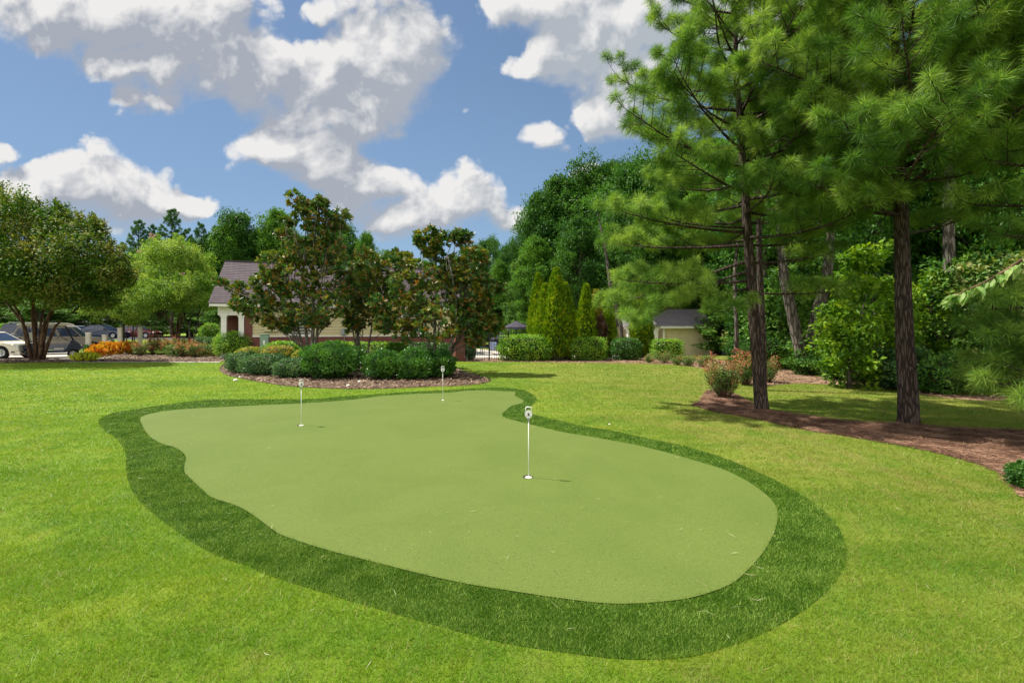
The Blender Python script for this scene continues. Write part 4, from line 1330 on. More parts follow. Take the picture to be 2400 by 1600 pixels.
magnolia('tallest magnolia with coppery glossy leaves and several pale stems', onground(712, 18.6),
         [(688, 466, 24), (706, 476, 20), (735, 478, 18), (750, 470, 12), (712, 505, 38), (755, 510, 34), (785, 505, 24), (740, 545, 40), (648, 535, 18), (690, 575, 44), (665, 512, 12), (755, 590, 55), (640, 605, 36), (600, 650, 34), (540, 662, 20), (508, 650, 13),
          (550, 690, 26), (635, 665, 52), (690, 640, 62), (760, 645, 60), (815, 625, 44), (838, 592, 28), (640, 720, 40), (720, 705, 58), (780, 700, 45), (590, 715, 32), (560, 700, 20), (630, 742, 18), (665, 745, 22), (820, 670, 36), (745, 740, 26)],
         18.6, 1, [(-.25, 4.6, .075), (.15, 5.2, .085), (.55, 4.0, .07), (-.8, 3.2, .06), (.9, 3.0, .055)])
magnolia('middle magnolia, smaller, between the other two', onground(833, 20.5),
         [(850, 612, 34), (890, 632, 34), (832, 652, 42), (872, 690, 45), (828, 722, 36), (880, 735, 34), (915, 680, 30), (915, 592, 18), (800, 690, 34), (935, 600, 14), (865, 650, 36), (810, 745, 22)],
         20.5, 2, [(0, 3.6, .085), (.6, 2.8, .05), (-.6, 2.6, .05)], full=.98)
magnolia('third magnolia with thin open top and pale forked limbs beside the brick pillar', onground(1010, 17.2),
         [(968, 550, 18), (990, 540, 16), (1012, 552, 22), (1045, 540, 14), (1065, 545, 18), (1000, 585, 20), (985, 570, 18), (928, 598, 20), (905, 590, 14), (1082, 588, 22), (1110, 590, 14), (990, 632, 46), (1045, 625, 42), (1085, 630, 30), (940, 660, 40), (1000, 688, 52), (1068, 680, 48), (1118, 662, 28), (1145, 665, 14),
          (950, 718, 42), (1018, 738, 48), (1085, 740, 40), (1120, 735, 26), (1135, 750, 18), (900, 715, 26), (885, 745, 22), (1092, 775, 20), (930, 755, 26), (870, 700, 22), (1100, 700, 34)],
         17.2, 3, [(-.1, 3.9, .075), (.35, 4.1, .07), (-.7, 3.0, .05), (.9, 2.9, .05)], full=1.02)

# ------------------------------------------------------------------ crape myrtles and the planting at the left
def crape(label, base, D, clumps, stems, seed, mat, L=.11, per=900, bark='crapebark', depth=1.0, blossom=0, shift=0.0, slim=1.0):
    r = np.random.default_rng(seed)
    t = thing('crape_myrtle', label, 'crape myrtle', base, 0, 'crape myrtles along the car park')
    B = np.array(base)
    GT, GL, GF_ = Geo(), Geo(), Geo()
    tops = []
    for (dx, dy, dz, rr) in stems:
        a = np.array((dx * .10, dy * .10, -.05)); b = np.array((dx, dy, dz))
        m_ = a + (b - a) * .5 + np.array((-dx * .22, -dy * .2, 0)) + r.normal(0, .05, 3)
        ps = [a, a + (m_ - a) * .55 + r.normal(0, .04, 3), m_, m_ + (b - m_) * .5 + r.normal(0, .08, 3), b]
        GT.tube(ps, [rr * 1.15 * slim, rr * slim, rr * .8 * slim, rr * .6 * slim, rr * .35 * slim], 8)
        tops.append(b)
    tops = np.array(tops)
    for (px, py, rp) in clumps:
        R_ = rp / F * D
        for rep in range(3):
            dy = (rep - 1) * R_ * .9 * depth + r.normal(0, .2) + shift
            C = np.array(at(px + r.normal(0, rp * .25), py + r.normal(0, rp * .2), D + dy)) - B + np.array((0, 0, r.normal(0, .2) * R_))
            clump_leaves(GL, C, R_ * r.uniform(.55, .95), int(1.1 * per * (R_ ** 1.7) + 60), L, L * .6, flat=.85, shell=.35, r=r)
            for q in range(3):
                sd = norm(np.array((r.normal(0, .5), r.normal(0, .5), 1.0)))
                for e in range(3):
                    clump_leaves(GL, C + sd * (R_ * .55 + .13 * e), .17 - .03 * e, 22, L, L * .6, shell=.1, flat=1.3, r=r)
            k = int(np.argmin(np.linalg.norm(tops - C, axis=1)))
            limb(GT, tops[k] * r.uniform(.85, 1.0), C, .028, .008, r, 5, 4, .08)
            if blossom and r.uniform() < blossom:
                clump_leaves(GF_, C + np.array((0, -R_ * .7, R_ * .6)), .16, 40, .07, .06, r=r)
    GT.out('trunk', MT[bark], t, smooth=True)
    GL.out('crown', MT[mat], t)
    if GF_.V: GF_.out('blossom', MT['blossom'], t)
    return t


crape('big crape myrtle with many dark stems next to the golf cart', gp(84, 827), 24.7,
      [(x_, y_ + 16, r_) for x_, y_, r_ in [(-60, 520, 70), (0, 490, 55), (50, 500, 50), (110, 500, 42), (150, 510, 40), (200, 520, 40), (232, 512, 18), (20, 560, 70), (100, 560, 70), (180, 570, 65), (240, 570, 45), (-40, 600, 70), (30, 620, 60), (110, 630, 60), (190, 630, 60), (250, 620, 50), (278, 640, 30), (60, 660, 40), (140, 670, 40), (-70, 660, 50), (215, 668, 40), (10, 470, 26), (70, 478, 24), (130, 488, 22), (-10, 668, 40), (272, 600, 26)]],
      [(-2.6, .3, 3.7, .11), (-1.7, -.5, 4.3, .12), (-.7, .5, 4.6, .12), (.2, -.4, 4.7, .12), (1.0, .5, 4.4, .13), (2.0, -.3, 3.9, .14), (2.6, .4, 3.5, .10), (-.3, .9, 4.0, .09)], 11, 'crape', .13, 620, depth=1.5, shift=-1.6, slim=.72)
crape('light green crape myrtle with a few pink blossoms behind the lamp post', onground(405, 36), 36,
      [(380, 590, 45), (430, 590, 42), (340, 600, 38), (460, 620, 34), (370, 640, 45), (425, 650, 45), (320, 640, 36), (470, 660, 28), (400, 570, 26), (300, 610, 22), (350, 575, 22)],
      [(-1.2, 0, 3.6, .08), (0, .3, 4.2, .09), (1.1, -.2, 3.6, .08), (.5, .5, 3.8, .07)], 12, 'crape_light', .13, 560, blossom=.35)
crape('low spreading crape myrtle with yellowing leaves beside the white posts', onground(300, 31.8), 31.8,
      [(215, 700, 26), (250, 690, 34), (285, 700, 36), (320, 705, 34), (228, 715, 24), (268, 722, 22), (310, 665, 30), (345, 690, 30), (255, 665, 22), (195, 712, 15), (305, 735, 14)],
      [(-1.0, 0, 2.4, .035), (.1, .3, 2.9, .045), (.8, -.3, 2.6, .035)], 13, 'crape_light', .11, 520, 'bark')
crape('small crape myrtle with pale slim trunk above the roses', onground(345, 33.5), 33.5,
      [(345, 680, 34), (375, 690, 34), (400, 675, 34), (365, 650, 30), (330, 655, 24), (390, 700, 22), (415, 690, 20)],
      [(.1, 0, 2.2, .06), (.5, .2, 2.6, .035)], 14, 'crape_light', .11, 620, 'bark')
crape('small crape myrtle between the roses and the porch', onground(438, 34), 34,
      [(440, 680, 34), (470, 690, 28), (430, 705, 30), (455, 655, 28), (480, 705, 16), (415, 680, 22)],
      [(0, 0, 2.4, .08), (.4, .2, 2.6, .05), (-.4, 0, 2.5, .05)], 15, 'crape_light', .11, 620, 'bark')

for i, (px, py, w_, h, lb) in enumerate(((322, 818, 1.1, 1.0, 'rose bush next to the orange crotons'), (352, 812, 1.1, 1.1, 'rose bush below the pale slim crape trunk'), (392, 814, 1.2, 1.15, 'rose bush in the thick of the rose bed'),
                                        (420, 820, 1.2, 1.15, 'rose bush with bare lower canes at the front of the bed'), (448, 821, 1.0, 1.0, 'last rose bush before the shadowed hedge block'), (372, 803, 1.2, 1.1, 'reddish rose bush at the back of the rose bed'), (430, 803, 1.1, 1.1, 'reddish rose bush before the low brownish hedge'))):
    twiggy('rose_bush', lb, 'rose bush', gp(px, py), w_, h, 1900, .075, MT['rose'], MT['rose_tip'], 40 + i, .30, 26, 'roses in the mulch bed')
for i, (px, py, w_, h, lb) in enumerate(((222, 820, .75, .60, 'yellow and orange croton at the end of the row by the lime vine'), (245, 817, .85, .75, 'bright orange croton second in the row'), (270, 814, .85, .70, 'yellow croton in the middle of the row'), (296, 812, .9, .75, 'dull orange croton next to the roses'))):
    shrub('croton', lb, 'croton', gp(px, py), w_, w_, h, 900, .13, MT['croton'], 60 + i, up=.9, rough=.2, mat2=MT['box'], frac2=.05, group='crotons in the mulch bed')
shrub('potato_vine', 'low lime yellow vine at the tip of the flower bed', 'vine', gp(196, 829), 1.25, .8, .36, 1100, .10, MT['vine'], 70, rough=.2)
shrub('bedding_plant', 'green leafy plant before the first white post', 'plant', gp(208, 816), .7, .6, .55, 600, .12, MT['glossy'], 71, rough=.2, up=.7)
shrub('bedding_plant', 'green leafy plants behind the orange croton row', 'plant', gp(262, 803), 1.8, .6, .5, 1200, .12, MT['glossy'], 72, rough=.2, up=.7)

# ------------------------------------------------------------------ clubhouse
def clapboard(G, x0, x1, y, z0, z1, step=.16, m=0, axis='x', depth=.030):
    """overlapping boards: each leans out at its lower edge"""
    z = z0
    while z < z1 - 1e-6:
        zt = min(z + step, z1)
        if axis == 'x':
            G.add([(x0, y - depth, z), (x1, y - depth, z), (x1, y, zt), (x0, y, zt), (x0, y, z), (x1, y, z)], [(0, 1, 2, 3), (4, 5, 1, 0)], m=m)
        else:
            G.add([(y - depth, x0, z), (y - depth, x1, z), (y, x1, zt), (y, x0, zt), (y, x0, z), (y, x1, z)], [(1, 0, 3, 2), (5, 4, 0, 1)], m=m)
        z = zt


def window(parent, x, z0, w_, h, y=-.03):
    G = Geo(); fr = .09
    G.box(x - fr, x, y - .045, y + .05, z0 - fr, z0 + h + fr).box(x + w_, x + w_ + fr, y - .045, y + .05, z0 - fr, z0 + h + fr)
    G.box(x, x + w_, y - .045, y + .05, z0 + h, z0 + h + fr).box(x, x + w_, y - .06, y + .05, z0 - fr, z0)
    G.box(x, x + w_, y - .030, y + .03, z0 + h * .5 - .025, z0 + h * .5 + .025)
    wdw = G.out('window', MT['white'], parent)
    Geo().box(x + .002, x + w_ - .002, y - .012, y - .006, z0 + .002, z0 + h - .002).out('pane', MT['glass'], wdw)
    G = Geo()
    k = int(h / .05)
    for i in range(k): G.box(x + .02, x + w_ - .02, y + .002, y + .012, z0 + i * .05 + .004, z0 + i * .05 + .046)
    G.out('blind', MT['blind'], wdw)


def clubhouse():
    yaw = math.atan2(4.5, 12.6)
    t = thing('clubhouse', 'cream clubhouse with purple grey shingle roof and brick base behind the magnolias', 'building', (-15.82, 26.0, 0), yaw)
    L, Dp, EZ, RZ = 13.2, 7.0, 2.95, 5.70
    BZ = 1.15
    G = Geo()
    G.box(1.30, 1.66, -.10, .30, 0, EZ)                                       # brick corner pier
    G.box(1.66, L, -.06, .05, 0, BZ)                                          # brick base
    G.box(.12, 1.30, 1.40, 1.50, 0, EZ - .25)                                   # recess back wall
    G.box(L - .06, L, .05, Dp, 0, BZ).box(1.28, 1.36, .30, 1.4, 0, EZ)
    G.out('brick_wall', MT['brick'], t)
    G = Geo()
    clapboard(G, 1.66, L, -.02, BZ + .06, EZ, .17)
    G.box(1.66, L - .02, 0, .10, BZ, EZ).box(L - .14, L - .004, .10, Dp, BZ, EZ).box(.10, L, Dp - .1, Dp, 0, EZ)
    G.box(.10, .20, 1.50, Dp - .1, 0, EZ)
    for x, s in ((.12, 0), (L - .08, 0)):
        G.add([(x, -.05, EZ), (x, Dp, EZ), (x, Dp / 2, RZ - .12), (x + .08, -.05, EZ), (x + .08, Dp, EZ), (x + .08, Dp / 2, RZ - .12)], T=[(0, 2, 1), (3, 4, 5)])
    G.out('siding_wall', MT['siding'], t)
    G = Geo()
    G.box(1.66, L, -.085, -.062, BZ, BZ + .06)                                # sill band
    G.box(-.28, L + .28, -.56, -.50, EZ - .16, EZ + .03)                         # fascia
    G.box(-.28, L + .28, -.50, -.06, EZ - .10, EZ - .07)                         # soffit
    G.box(.02, 1.29, -.10, .12, EZ - .62, EZ - .11)                            # porch beam
    G.box(.02, .24, .12, 1.40, EZ - .62, EZ - .11)
    for y0, y1, z0, z1 in ((-.55, Dp / 2, EZ, RZ), (Dp + .55, Dp / 2, EZ, RZ)):  # rake boards
        for x in (-.30, L + .25):
            G.add([(x, y0, z0 - .20), (x, y1, z1 - .20), (x, y1, z1 - .01), (x, y0, z0 - .01), (x + .05, y0, z0 - .20), (x + .05, y1, z1 - .20), (x + .05, y1, z1 - .01), (x + .05, y0, z0 - .01)],
                  [(0, 1, 2, 3), (4, 7, 6, 5), (0, 4, 5, 1), (3, 2, 6, 7)])
    G.out('trim', MT['white'], t)
    G = Geo()
    n = 24                                                                    # lapped shingle courses
    for sgn, yb in ((1, -.60), (-1, Dp + .60)):
        ym = Dp / 2
        for i in range(n):
            s0, s1 = i / n, (i + 1) / n
            ya, yb_ = yb + (ym - yb) * s0, yb + (ym - yb) * s1
            za, zb = EZ + (RZ - EZ) * s0, EZ + (RZ - EZ) * s1
            G.add([(-.32, ya, za + .03), (L + .32, ya, za + .03), (L + .32, yb_, zb + .012), (-.32, yb_, zb + .012), (-.32, ya, za - .01), (L + .32, ya, za - .01)], [(0, 1, 2, 3), (4, 5, 1, 0)] if sgn > 0 else [(3, 2, 1, 0), (0, 1, 5, 4)])
    G.box(-.33, L + .33, Dp / 2 - .12, Dp / 2 + .12, RZ - .03, RZ + .035)
    G.out('roof', MT['shingle'], t)
    for x in (.30, 1.14):
        G = Geo(); w_ = .13
        G.box(x - w_ - .03, x + w_ + .03, -.14 - .03, .12 + .03, 0, .14).box(x - w_, x + w_, -.14, .12, .14, EZ - .72).box(x - w_ - .03, x + w_ + .03, -.17, .15, EZ - .72, EZ - .62)
        G.out('porch_column', MT['white'], t)
    window(t, 3.55, BZ + .14, 1.05, 1.25)
    window(t, 9.75, BZ + .14, 1.05, 1.25)
    G = Geo(); G.box(6.25, 6.55, -.17, -.07, 1.25, 1.62).tube([(6.42, -.10, 1.25), (6.42, -.10, .5)], .022, 8)
    G.out('meter_box', MT['greybox'], t, bevel=.01)
    G = Geo(); G.tube([(7.0, -.10, EZ - .2), (7.0, -.10, .1)], .045, 8)
    G.out('downspout', MT['siding'], t)
    G = Geo(); G.box(2.25, 2.95, -.16, -.045, 1.45, 2.05); G.out('wall_box', MT['siding'], t, bevel=.01)


clubhouse()
c = gp(608, 816.5)
c = onground(608, 25.6)
t = thing('utility_box', 'pale green metal utility cabinet by the clubhouse wall', 'utility box', c, R(19))
Geo().box(-.20, .20, -.20, .20, 0, 1.28).out('cabinet', MT['utility'], t, bevel=.02)
Geo().box(-.22, .22, -.22, .22, 1.28, 1.33).out('lid', MT['utility'], t, bevel=.01)
Geo().box(-.05, .05, -.208, -.203, .75, 1.0).out('notice', MT['white'], t)


def pool_house():
    o = Vector((8.0, 33.6, float(terr(8, 33.6))))
    t = thing('pool_house', 'small cream pool house with white porch columns behind the pine bough', 'building', o)
    EZ, RZ, L, Dp = 2.18, 3.5, 5.66, 4.4
    G = Geo()
    clapboard(G, 2.55, L, 0, .0, EZ, .17)
    G.box(2.55, L, .02, .1, 0, EZ).box(L - .1, L, .1, Dp, 0, EZ).box(0, L, Dp - .1, Dp, 0, EZ).box(2.55, 2.65, .1, Dp, 0, EZ)
    G.add([(L, -.0, EZ), (L, Dp, EZ), (L, Dp / 2, RZ - .1)], T=[(0, 1, 2)])
    G.add([(.06, -.08, EZ + .02), (2.0, -.08, EZ + .02), (1.03, -.08, EZ + .85)], T=[(0, 1, 2)])
    G.out('siding_wall', MT['siding_tan'], t)
    G = Geo()
    G.box(2.2, L + .3, -.42, -.36, EZ - .10, EZ + .06).box(2.2, L + .3, -.36, -.02, EZ - .06, EZ - .03).box(L - .06, L + .02, -.045, -.022, 0, EZ - .1)
    G.box(-.2, 2.2, -.16, -.09, EZ - .14, EZ + .02)
    for a, b in (((-.25, EZ), (1.03, EZ + .98)), ((2.31, EZ), (1.03, EZ + .98))):
        G.add([(a[0], -.17, a[1] - .0), (b[0], -.17, b[1] - .0), (b[0], -.17, b[1] - .16), (a[0], -.17, a[1] - .16), (a[0], -.10, a[1]), (b[0], -.10, b[1]), (b[0], -.10, b[1] - .16), (a[0], -.10, a[1] - .16)],
              [(0, 1, 2, 3), (4, 7, 6, 5), (0, 4, 5, 1), (3, 2, 6, 7)])
    G.box(2.46, 2.60, -.10, -.022, 0, EZ - .1)
    G.out('trim', MT['white'], t)
    G = Geo()
    G.add([(-.3, -.45, EZ + .065), (L + .3, -.45, EZ + .065), (L + .3, Dp / 2, RZ), (-.3, Dp / 2, RZ), (-.3, Dp + .45, EZ + .065), (L + .3, Dp + .45, EZ + .065)], [(0, 1, 2, 3), (3, 2, 5, 4)])
    G.add([(-.28, -.20, EZ), (1.03, -.20, EZ + 1.0), (1.03, Dp / 2 - .4, EZ + 1.0), (-.28, Dp / 2 - .4, EZ), (2.34, -.20, EZ), (2.34, Dp / 2 - .4, EZ)], [(0, 1, 2, 3), (1, 4, 5, 2)])
    G.out('roof', MT['shingle_grey'], t)
    for x in (.12, 2.0):
        G = Geo(); G.box(x - .12, x + .12, -.12, .12, 0, EZ - .25).box(x - .17, x + .17, -.17, .17, EZ - .25, EZ - .14)
        G.out('porch_column', MT['white'], t)
    G = Geo(); G.box(.2, 2.4, 1.4, 1.46, 0, EZ - .1); G.out('porch_wall', MT['siding_tan'], t)
    G = Geo(); G.box(.5, 1.4, 1.34, 1.395, 0, 2.0); G.out('door', MT['dark'], t)


pool_house()

# ------------------------------------------------------------------ pillar, fence, pool furniture
c = gp(1053, 829)
t = thing('brick_pillar', 'square red brick pillar at the end of the iron fence', 'pillar', c, R(28))
G = Geo(); G.box(-.25, .25, -.25, .25, 0, 1.46); G.out('shaft', MT['brick'], t)
G = Geo(); G.box(-.29, .29, -.29, .29, 1.46, 1.53).box(-.22, .22, -.22, .22, 1.53, 1.58); G.out('cap', MT['brick'], t)


def iron_fence(p0, p1, label, h=1.35, posts=(0, .5, 1)):
    d = p1 - p0; L = d.length
    t = thing('iron_fence', label, 'fence', p0, math.atan2(d.y, d.x))
    for s in posts:
        G = Geo(); x = L * s
        G.box(x - .03, x + .03, -.03, .03, 0, h + .12).lathe([(.035, h + .12), (.04, h + .15), (.02, h + .19), (.004, h + .21)], 8, c=(x, 0, 0))
        G.out('post', MT['iron'], t)
    for z in (.12, h - .18, h - .02):
        Geo().box(0, L, -.012, .012, z, z + .03).out('rail', MT['iron'], t)
    n = int(L / .115)
    for i in range(1, n):
        x = L * i / n
        if min(abs(x - L * s) for s in posts) < .05: continue
        Geo().box(x - .008, x + .008, -.007, .007, .05, h).out('picket', MT['iron'], t)
    return t


iron_fence(gp(1070, 828.5), gp(1168, 829.5), 'black iron picket fence between the brick pillar and the broad hedge', posts=(0, .55, 1))


def umbrella(px, py_top, D, R_, label):
    c = onground(px, D)
    top = CAMH + (HY - py_top) / F * D - c.z
    t = thing('pool_umbrella', label, 'umbrella', c, .2, 'pool umbrellas')
    G = Geo()
    k = 8; ang = np.arange(k) * 2 * np.pi / k
    rings = []
    for q, z in ((.03, 0), (.5, -.22), (.98, -.42), (1.0, -.56)):
        rings.append(np.stack([np.cos(ang) * R_ * q, np.sin(ang) * R_ * q, np.full(k, top + z)], 1))
    G.add(np.concatenate(rings), [(i * k + j, i * k + (j + 1) % k, (i + 1) * k + (j + 1) % k, (i + 1) * k + j) for i in range(3) for j in range(k)])
    G.out('canopy', MT['umbrella'], t)
    G = Geo(); G.tube([(0, 0, 0), (0, 0, top + .06)], .03, 8); G.lathe([(.28, 0), (.28, .06), (.06, .1)], 14)
    G.out('pole', MT['iron'], t)
    for a in ang:
        G = Geo(); G.tube([(0, 0, top - .06), (math.cos(a) * R_ * .97, math.sin(a) * R_ * .97, top - .44)], .009, 4); G.out('rib', MT['iron'], t)


umbrella(1186, 737, 33.0, 1.02, 'higher dark pool umbrella above the broad hedge')
umbrella(1150, 764, 35.5, .78, 'lower dark pool umbrella seen through the fence')


def lounger(px, D, label, rz):
    t = thing('pool_lounger', label, 'lounger', onground(px, D), rz, 'pool loungers')
    G = Geo(); G.box(-.32, .32, -.9, .35, .30, .34); G.out('seat', MT['lounge'], t)
    M = Matrix.Translation((0, .35, .32)) @ Matrix.Rotation(R(50), 4, 'X')
    G = Geo(); G.box(-.32, .32, 0, .75, -.02, .02, M=M); G.out('backrest', MT['lounge'], t)
    for x, y in ((-.3, -.85), (.3, -.85), (-.3, .3), (.3, .3)):
        Geo().box(x - .02, x + .02, y - .02, y + .02, 0, .30).out('leg', MT['greybox'], t)
    return t


lounger(1102, 35.5, 'navy pool lounger just right of the brick pillar', R(150))
lo = lounger(1136, 35.0, 'navy pool lounger with a towel over its back', R(175))
G = Geo(); M = Matrix.Translation((0, .35, .32)) @ Matrix.Rotation(R(50), 4, 'X')
G.box(-.25, .25, .05, .80, -.045, -.024, M=M)
o = G.out('pool_towel', MT['towel'])
o.location = lo.location; o.rotation_euler = lo.rotation_euler
put(o, 'blue and white towel draped over the lounger back', 'towel')

# ------------------------------------------------------------------ posts, lamp
for px, py, D, lb in ((203, 764, 29.5, 'squat white post in front of the parked utility wagon'), (241, 769, 30.5, 'white post at the wagon front wheel'), (276, 752, 31.5, 'white post hard against the black lamp post'), (322, 750, 32.5, 'white post beyond the roses, right of the lamp post')):
    c = onground(px, D); h = CAMH + (HY - py) / F * D - c.z
    t = thing('white_post', lb, 'post', c, R(20), 'white posts along the car park')
    Geo().box(-.11, .11, -.11, .11, 0, h - .05).out('shaft', MT['offwhite'], t, bevel=.012)
    Geo().box(-.135, .135, -.135, .135, h - .05, h).out('cap', MT['offwhite'], t, bevel=.02)
c = onground(283, 32.6)
t = thing('lamp_post', 'black lamp post rising into the crape myrtle leaves', 'lamp post', c)
G = Geo(); G.lathe([(.15, 0), (.15, .25), (.09, .45), (.075, 3.3), (.05, 3.4)], 12); G.out('pole', MT['iron'], t, smooth=True)
G = Geo(); G.lathe([(.06, 3.4), (.14, 3.45), (.20, 3.85), (.05, 4.0)], 8); G.out('lantern', MT['cream'], t)
G = Geo(); G.lathe([(.24, 3.86), (.10, 4.02), (.02, 4.12)], 8); G.out('lantern_cap', MT['iron'], t)

# ------------------------------------------------------------------ vehicles
def wheel(t, x, y, rad, wd=.2):
    G = Geo()
    k = 22; ang = np.arange(k) * 2 * np.pi / k
    prof = [(rad * .62, -wd / 2), (rad * .93, -wd / 2), (rad, -wd * .32), (rad, wd * .32), (rad * .93, wd / 2), (rad * .62, wd / 2)]
    V = np.concatenate([np.stack([x + r_ * np.cos(ang), np.full(k, y + q), rad + r_ * np.sin(ang)], 1) for r_, q in prof])
    G.add(V, [(i * k + j, (i + 1) * k + j, (i + 1) * k + (j + 1) % k, i * k + (j + 1) % k) for i in range(len(prof) - 1) for j in range(k)])
    wl = G.out('wheel', MT['rubber'], t, smooth=True)
    G = Geo()
    prof = [(rad * .63, -wd * .42), (rad * .56, -wd * .50), (rad * .50, -wd * .38), (rad * .16, -wd * .30), (rad * .14, -wd * .46)]
    for sg in (1, -1):
        V = np.concatenate([np.stack([x + r_ * np.cos(ang), np.full(k, y + q * sg), rad + r_ * np.sin(ang)], 1) for r_, q in prof])
        G.add(V, [(i * k + j, (i + 1) * k + j, (i + 1) * k + (j + 1) % k, i * k + (j + 1) % k) for i in range(len(prof) - 1) for j in range(k)], NG=[list(range((len(prof) - 1) * k, len(prof) * k))])
        for sp in range(5):
            a = sp * 2 * math.pi / 5
            p0 = np.array((x + rad * .15 * math.cos(a), y - wd * .40 * sg, rad + rad * .15 * math.sin(a))); p1 = np.array((x + rad * .54 * math.cos(a), y - wd * .44 * sg, rad + rad * .54 * math.sin(a)))
            G.tube([p0, p1], rad * .06, 4)
    G.out('rim', MT['rim'], wl)


def car(name, label, loc, rz, L, W, H, paint, style, clad=None, group='vehicles in the car park', roofrack=False):
    """x = forward. Lower body pulled from the side outline with cut wheel arches; glasshouse tapers inwards."""
    t = thing(name, label, 'car', loc, rz, group)
    hL, hW = L / 2, W / 2
    rad = .33 if H < 1.6 else .37
    if style == 'suv':
        belt = H * .60; low = .30
        top = [(-hL + .02, belt * .78), (-hL + .05, belt), (hL * .40, belt), (hL * .88, belt * .93), (hL - .02, belt * .80), (hL, low + .25), (hL - .05, low)]
        gh = [(-hL + .10, belt), (hL * .42, belt), (hL * .16, H - .04), (-hL + .35, H - .02)]
    elif style == 'hatch':
        belt = H * .64; low = .22
        top = [(-hL + .02, belt * .75), (-hL + .06, belt), (hL * .42, belt), (hL * .80, belt * .84), (hL - .06, belt * .68), (hL, low + .28), (hL - .08, low)]
        gh = [(-hL + .12, belt), (hL * .50, belt * .985), (hL * .12, H - .02), (-hL * .35, H), (-hL + .35, H - .12)]
    else:
        belt = H * .64; low = .22
        top = [(-hL + .02, belt * .72), (-hL + .08, belt * .96), (-hL * .55, belt), (hL * .42, belt), (hL * .84, belt * .86), (hL - .03, belt * .72), (hL, low + .25), (hL - .06, low)]
        gh = [(-hL * .72, belt), (hL * .46, belt), (hL * .10, H - .02), (-hL * .30, H)]
    wx = (-hL * .58, hL * .62)
    bottom = []
    for cx in (wx[1], wx[0]):
        ar = rad * 1.18
        bottom.append((cx + ar, low))
        for a in np.linspace(.25, math.pi - .25, 9):
            bottom.append((cx + ar * math.cos(a), max(low, rad + ar * math.sin(a))))
        bottom.append((cx - ar, low))
    side = top + bottom + [(-hL + .06, low), (-hL, low + .3)]
    n = len(side)
    G = Geo()

    def widen(z):
        return hW * (1 - .06 * abs(z - .62 * belt) / belt)
    V = [(x, -widen(z) * (.90 if abs(x) > hL * .93 else 1), z) for x, z in side] + [(x, widen(z) * (.90 if abs(x) > hL * .93 else 1), z) for x, z in side]
    G.add(V, [(i, n + i, n + (i + 1) % n, (i + 1) % n) for i in range(n)], NG=[list(range(n)), list(range(n, 2 * n))[::-1]])
    gw, tw = hW * .95, hW * .78
    m_ = len(gh)
    V = [(x, -(gw if z <= belt else tw), z) for x, z in gh] + [(x, (gw if z <= belt else tw), z) for x, z in gh]
    G.add(V, [(i, m_ + i, m_ + (i + 1) % m_, (i + 1) % m_) for i in range(m_)], NG=[list(range(m_)), list(range(m_, 2 * m_))[::-1]])
    for cx in wx:                                                             # dark arch liners
        G.box(cx - rad * 1.1, cx + rad * 1.1, -hW * .80, hW * .80, low + .02, rad * 2.02, m=1)
    body = G.out('body', [MT[paint], MT['dark']], t)
    if clad:
        G = Geo(); cz = belt * .62
        for sg in (-1, 1):
            y = sg * (hW + .006)
            G.box(wx[0] + rad * 1.2, wx[1] - rad * 1.2, min(y, y - sg * .03), max(y, y - sg * .03), low, cz).box(wx[1] + rad * 1.2, hL - .04, min(y, y - sg * .10), max(y, y - sg * .10), low, cz).box(-hL + .04, wx[0] - rad * 1.2, min(y, y - sg * .10), max(y, y - sg * .10), low, cz)
        G.out('lower_cladding', MT[clad], t)
    # windows
    lo_ = [p for p in gh if p[1] <= belt + 1e-6]; hi = [p for p in gh if p[1] > belt + 1e-6]
    xb0, xb1 = min(p[0] for p in lo_), max(p[0] for p in lo_)
    xt0, xt1 = min(p[0] for p in hi), max(p[0] for p in hi)
    zt = min(p[1] for p in hi)
    panes = 3 if style in ('suv', 'hatch') else 2
    for sg in (-1, 1):
        for i in range(panes):
            s0, s1 = (i + .08) / panes, (i + .92) / panes
            q = []
            for s, f in ((s0, .08), (s1, .08), (s1, .84), (s0, .84)):
                x = (xb0 + (xb1 - xb0) * s) * (1 - f) + (xt0 + (xt1 - xt0) * s) * f
                z = belt + (zt - belt) * f
                y = sg * (gw + (tw - gw) * f + .006)
                q.append((x, y, z))
            Geo().add(q, [(0, 1, 2, 3)] if sg < 0 else [(3, 2, 1, 0)]).out('side_window', MT['carglass'], t)
    for nm, (a, b), sx in (('windscreen', (max(lo_), max(hi)), 1), ('rear_window', (min(lo_), min(hi)), -1)):
        q = []
        for f, yy in ((.08, -.90), (.08, .90), (.90, .90), (.90, -.90)):
            x = a[0] + (b[0] - a[0]) * f + sx * .012
            z = a[1] + (b[1] - a[1]) * f + .006
            q.append((x, yy * (gw + (tw - gw) * f), z))
        Geo().add(q, [(0, 1, 2, 3)] if sx > 0 else [(3, 2, 1, 0)]).out(nm, MT['carglass'], t)
    for sg in (-1, 1):
        y0, y1 = sorted((sg * hW * .60, sg * hW * .93))
        lampz = belt * (.66 if style != 'suv' else .70)
        Geo().box(hL - .28, hL - .015, y0, y1 + (.004 if sg > 0 else 0) - (0 if sg > 0 else 0), lampz - .02, lampz + .13).out('headlight', MT['clearlamp'], t, bevel=.02)
        hh = .38 if style == 'suv' else .2
        ya, yb = sorted((sg * hW * .78, sg * (hW + .008)))
        rl = Geo().box(-hL - .01, -hL + .16, ya, yb, belt * .70, belt * .70 + hh).out('tail_light', MT['redlamp'], t, bevel=.01)
        Geo().box(-hL - .016, -hL + .165, ya - .004, yb + .004, belt * .70, belt * .70 + hh * .3).out('indicator', MT['amber'], rl)
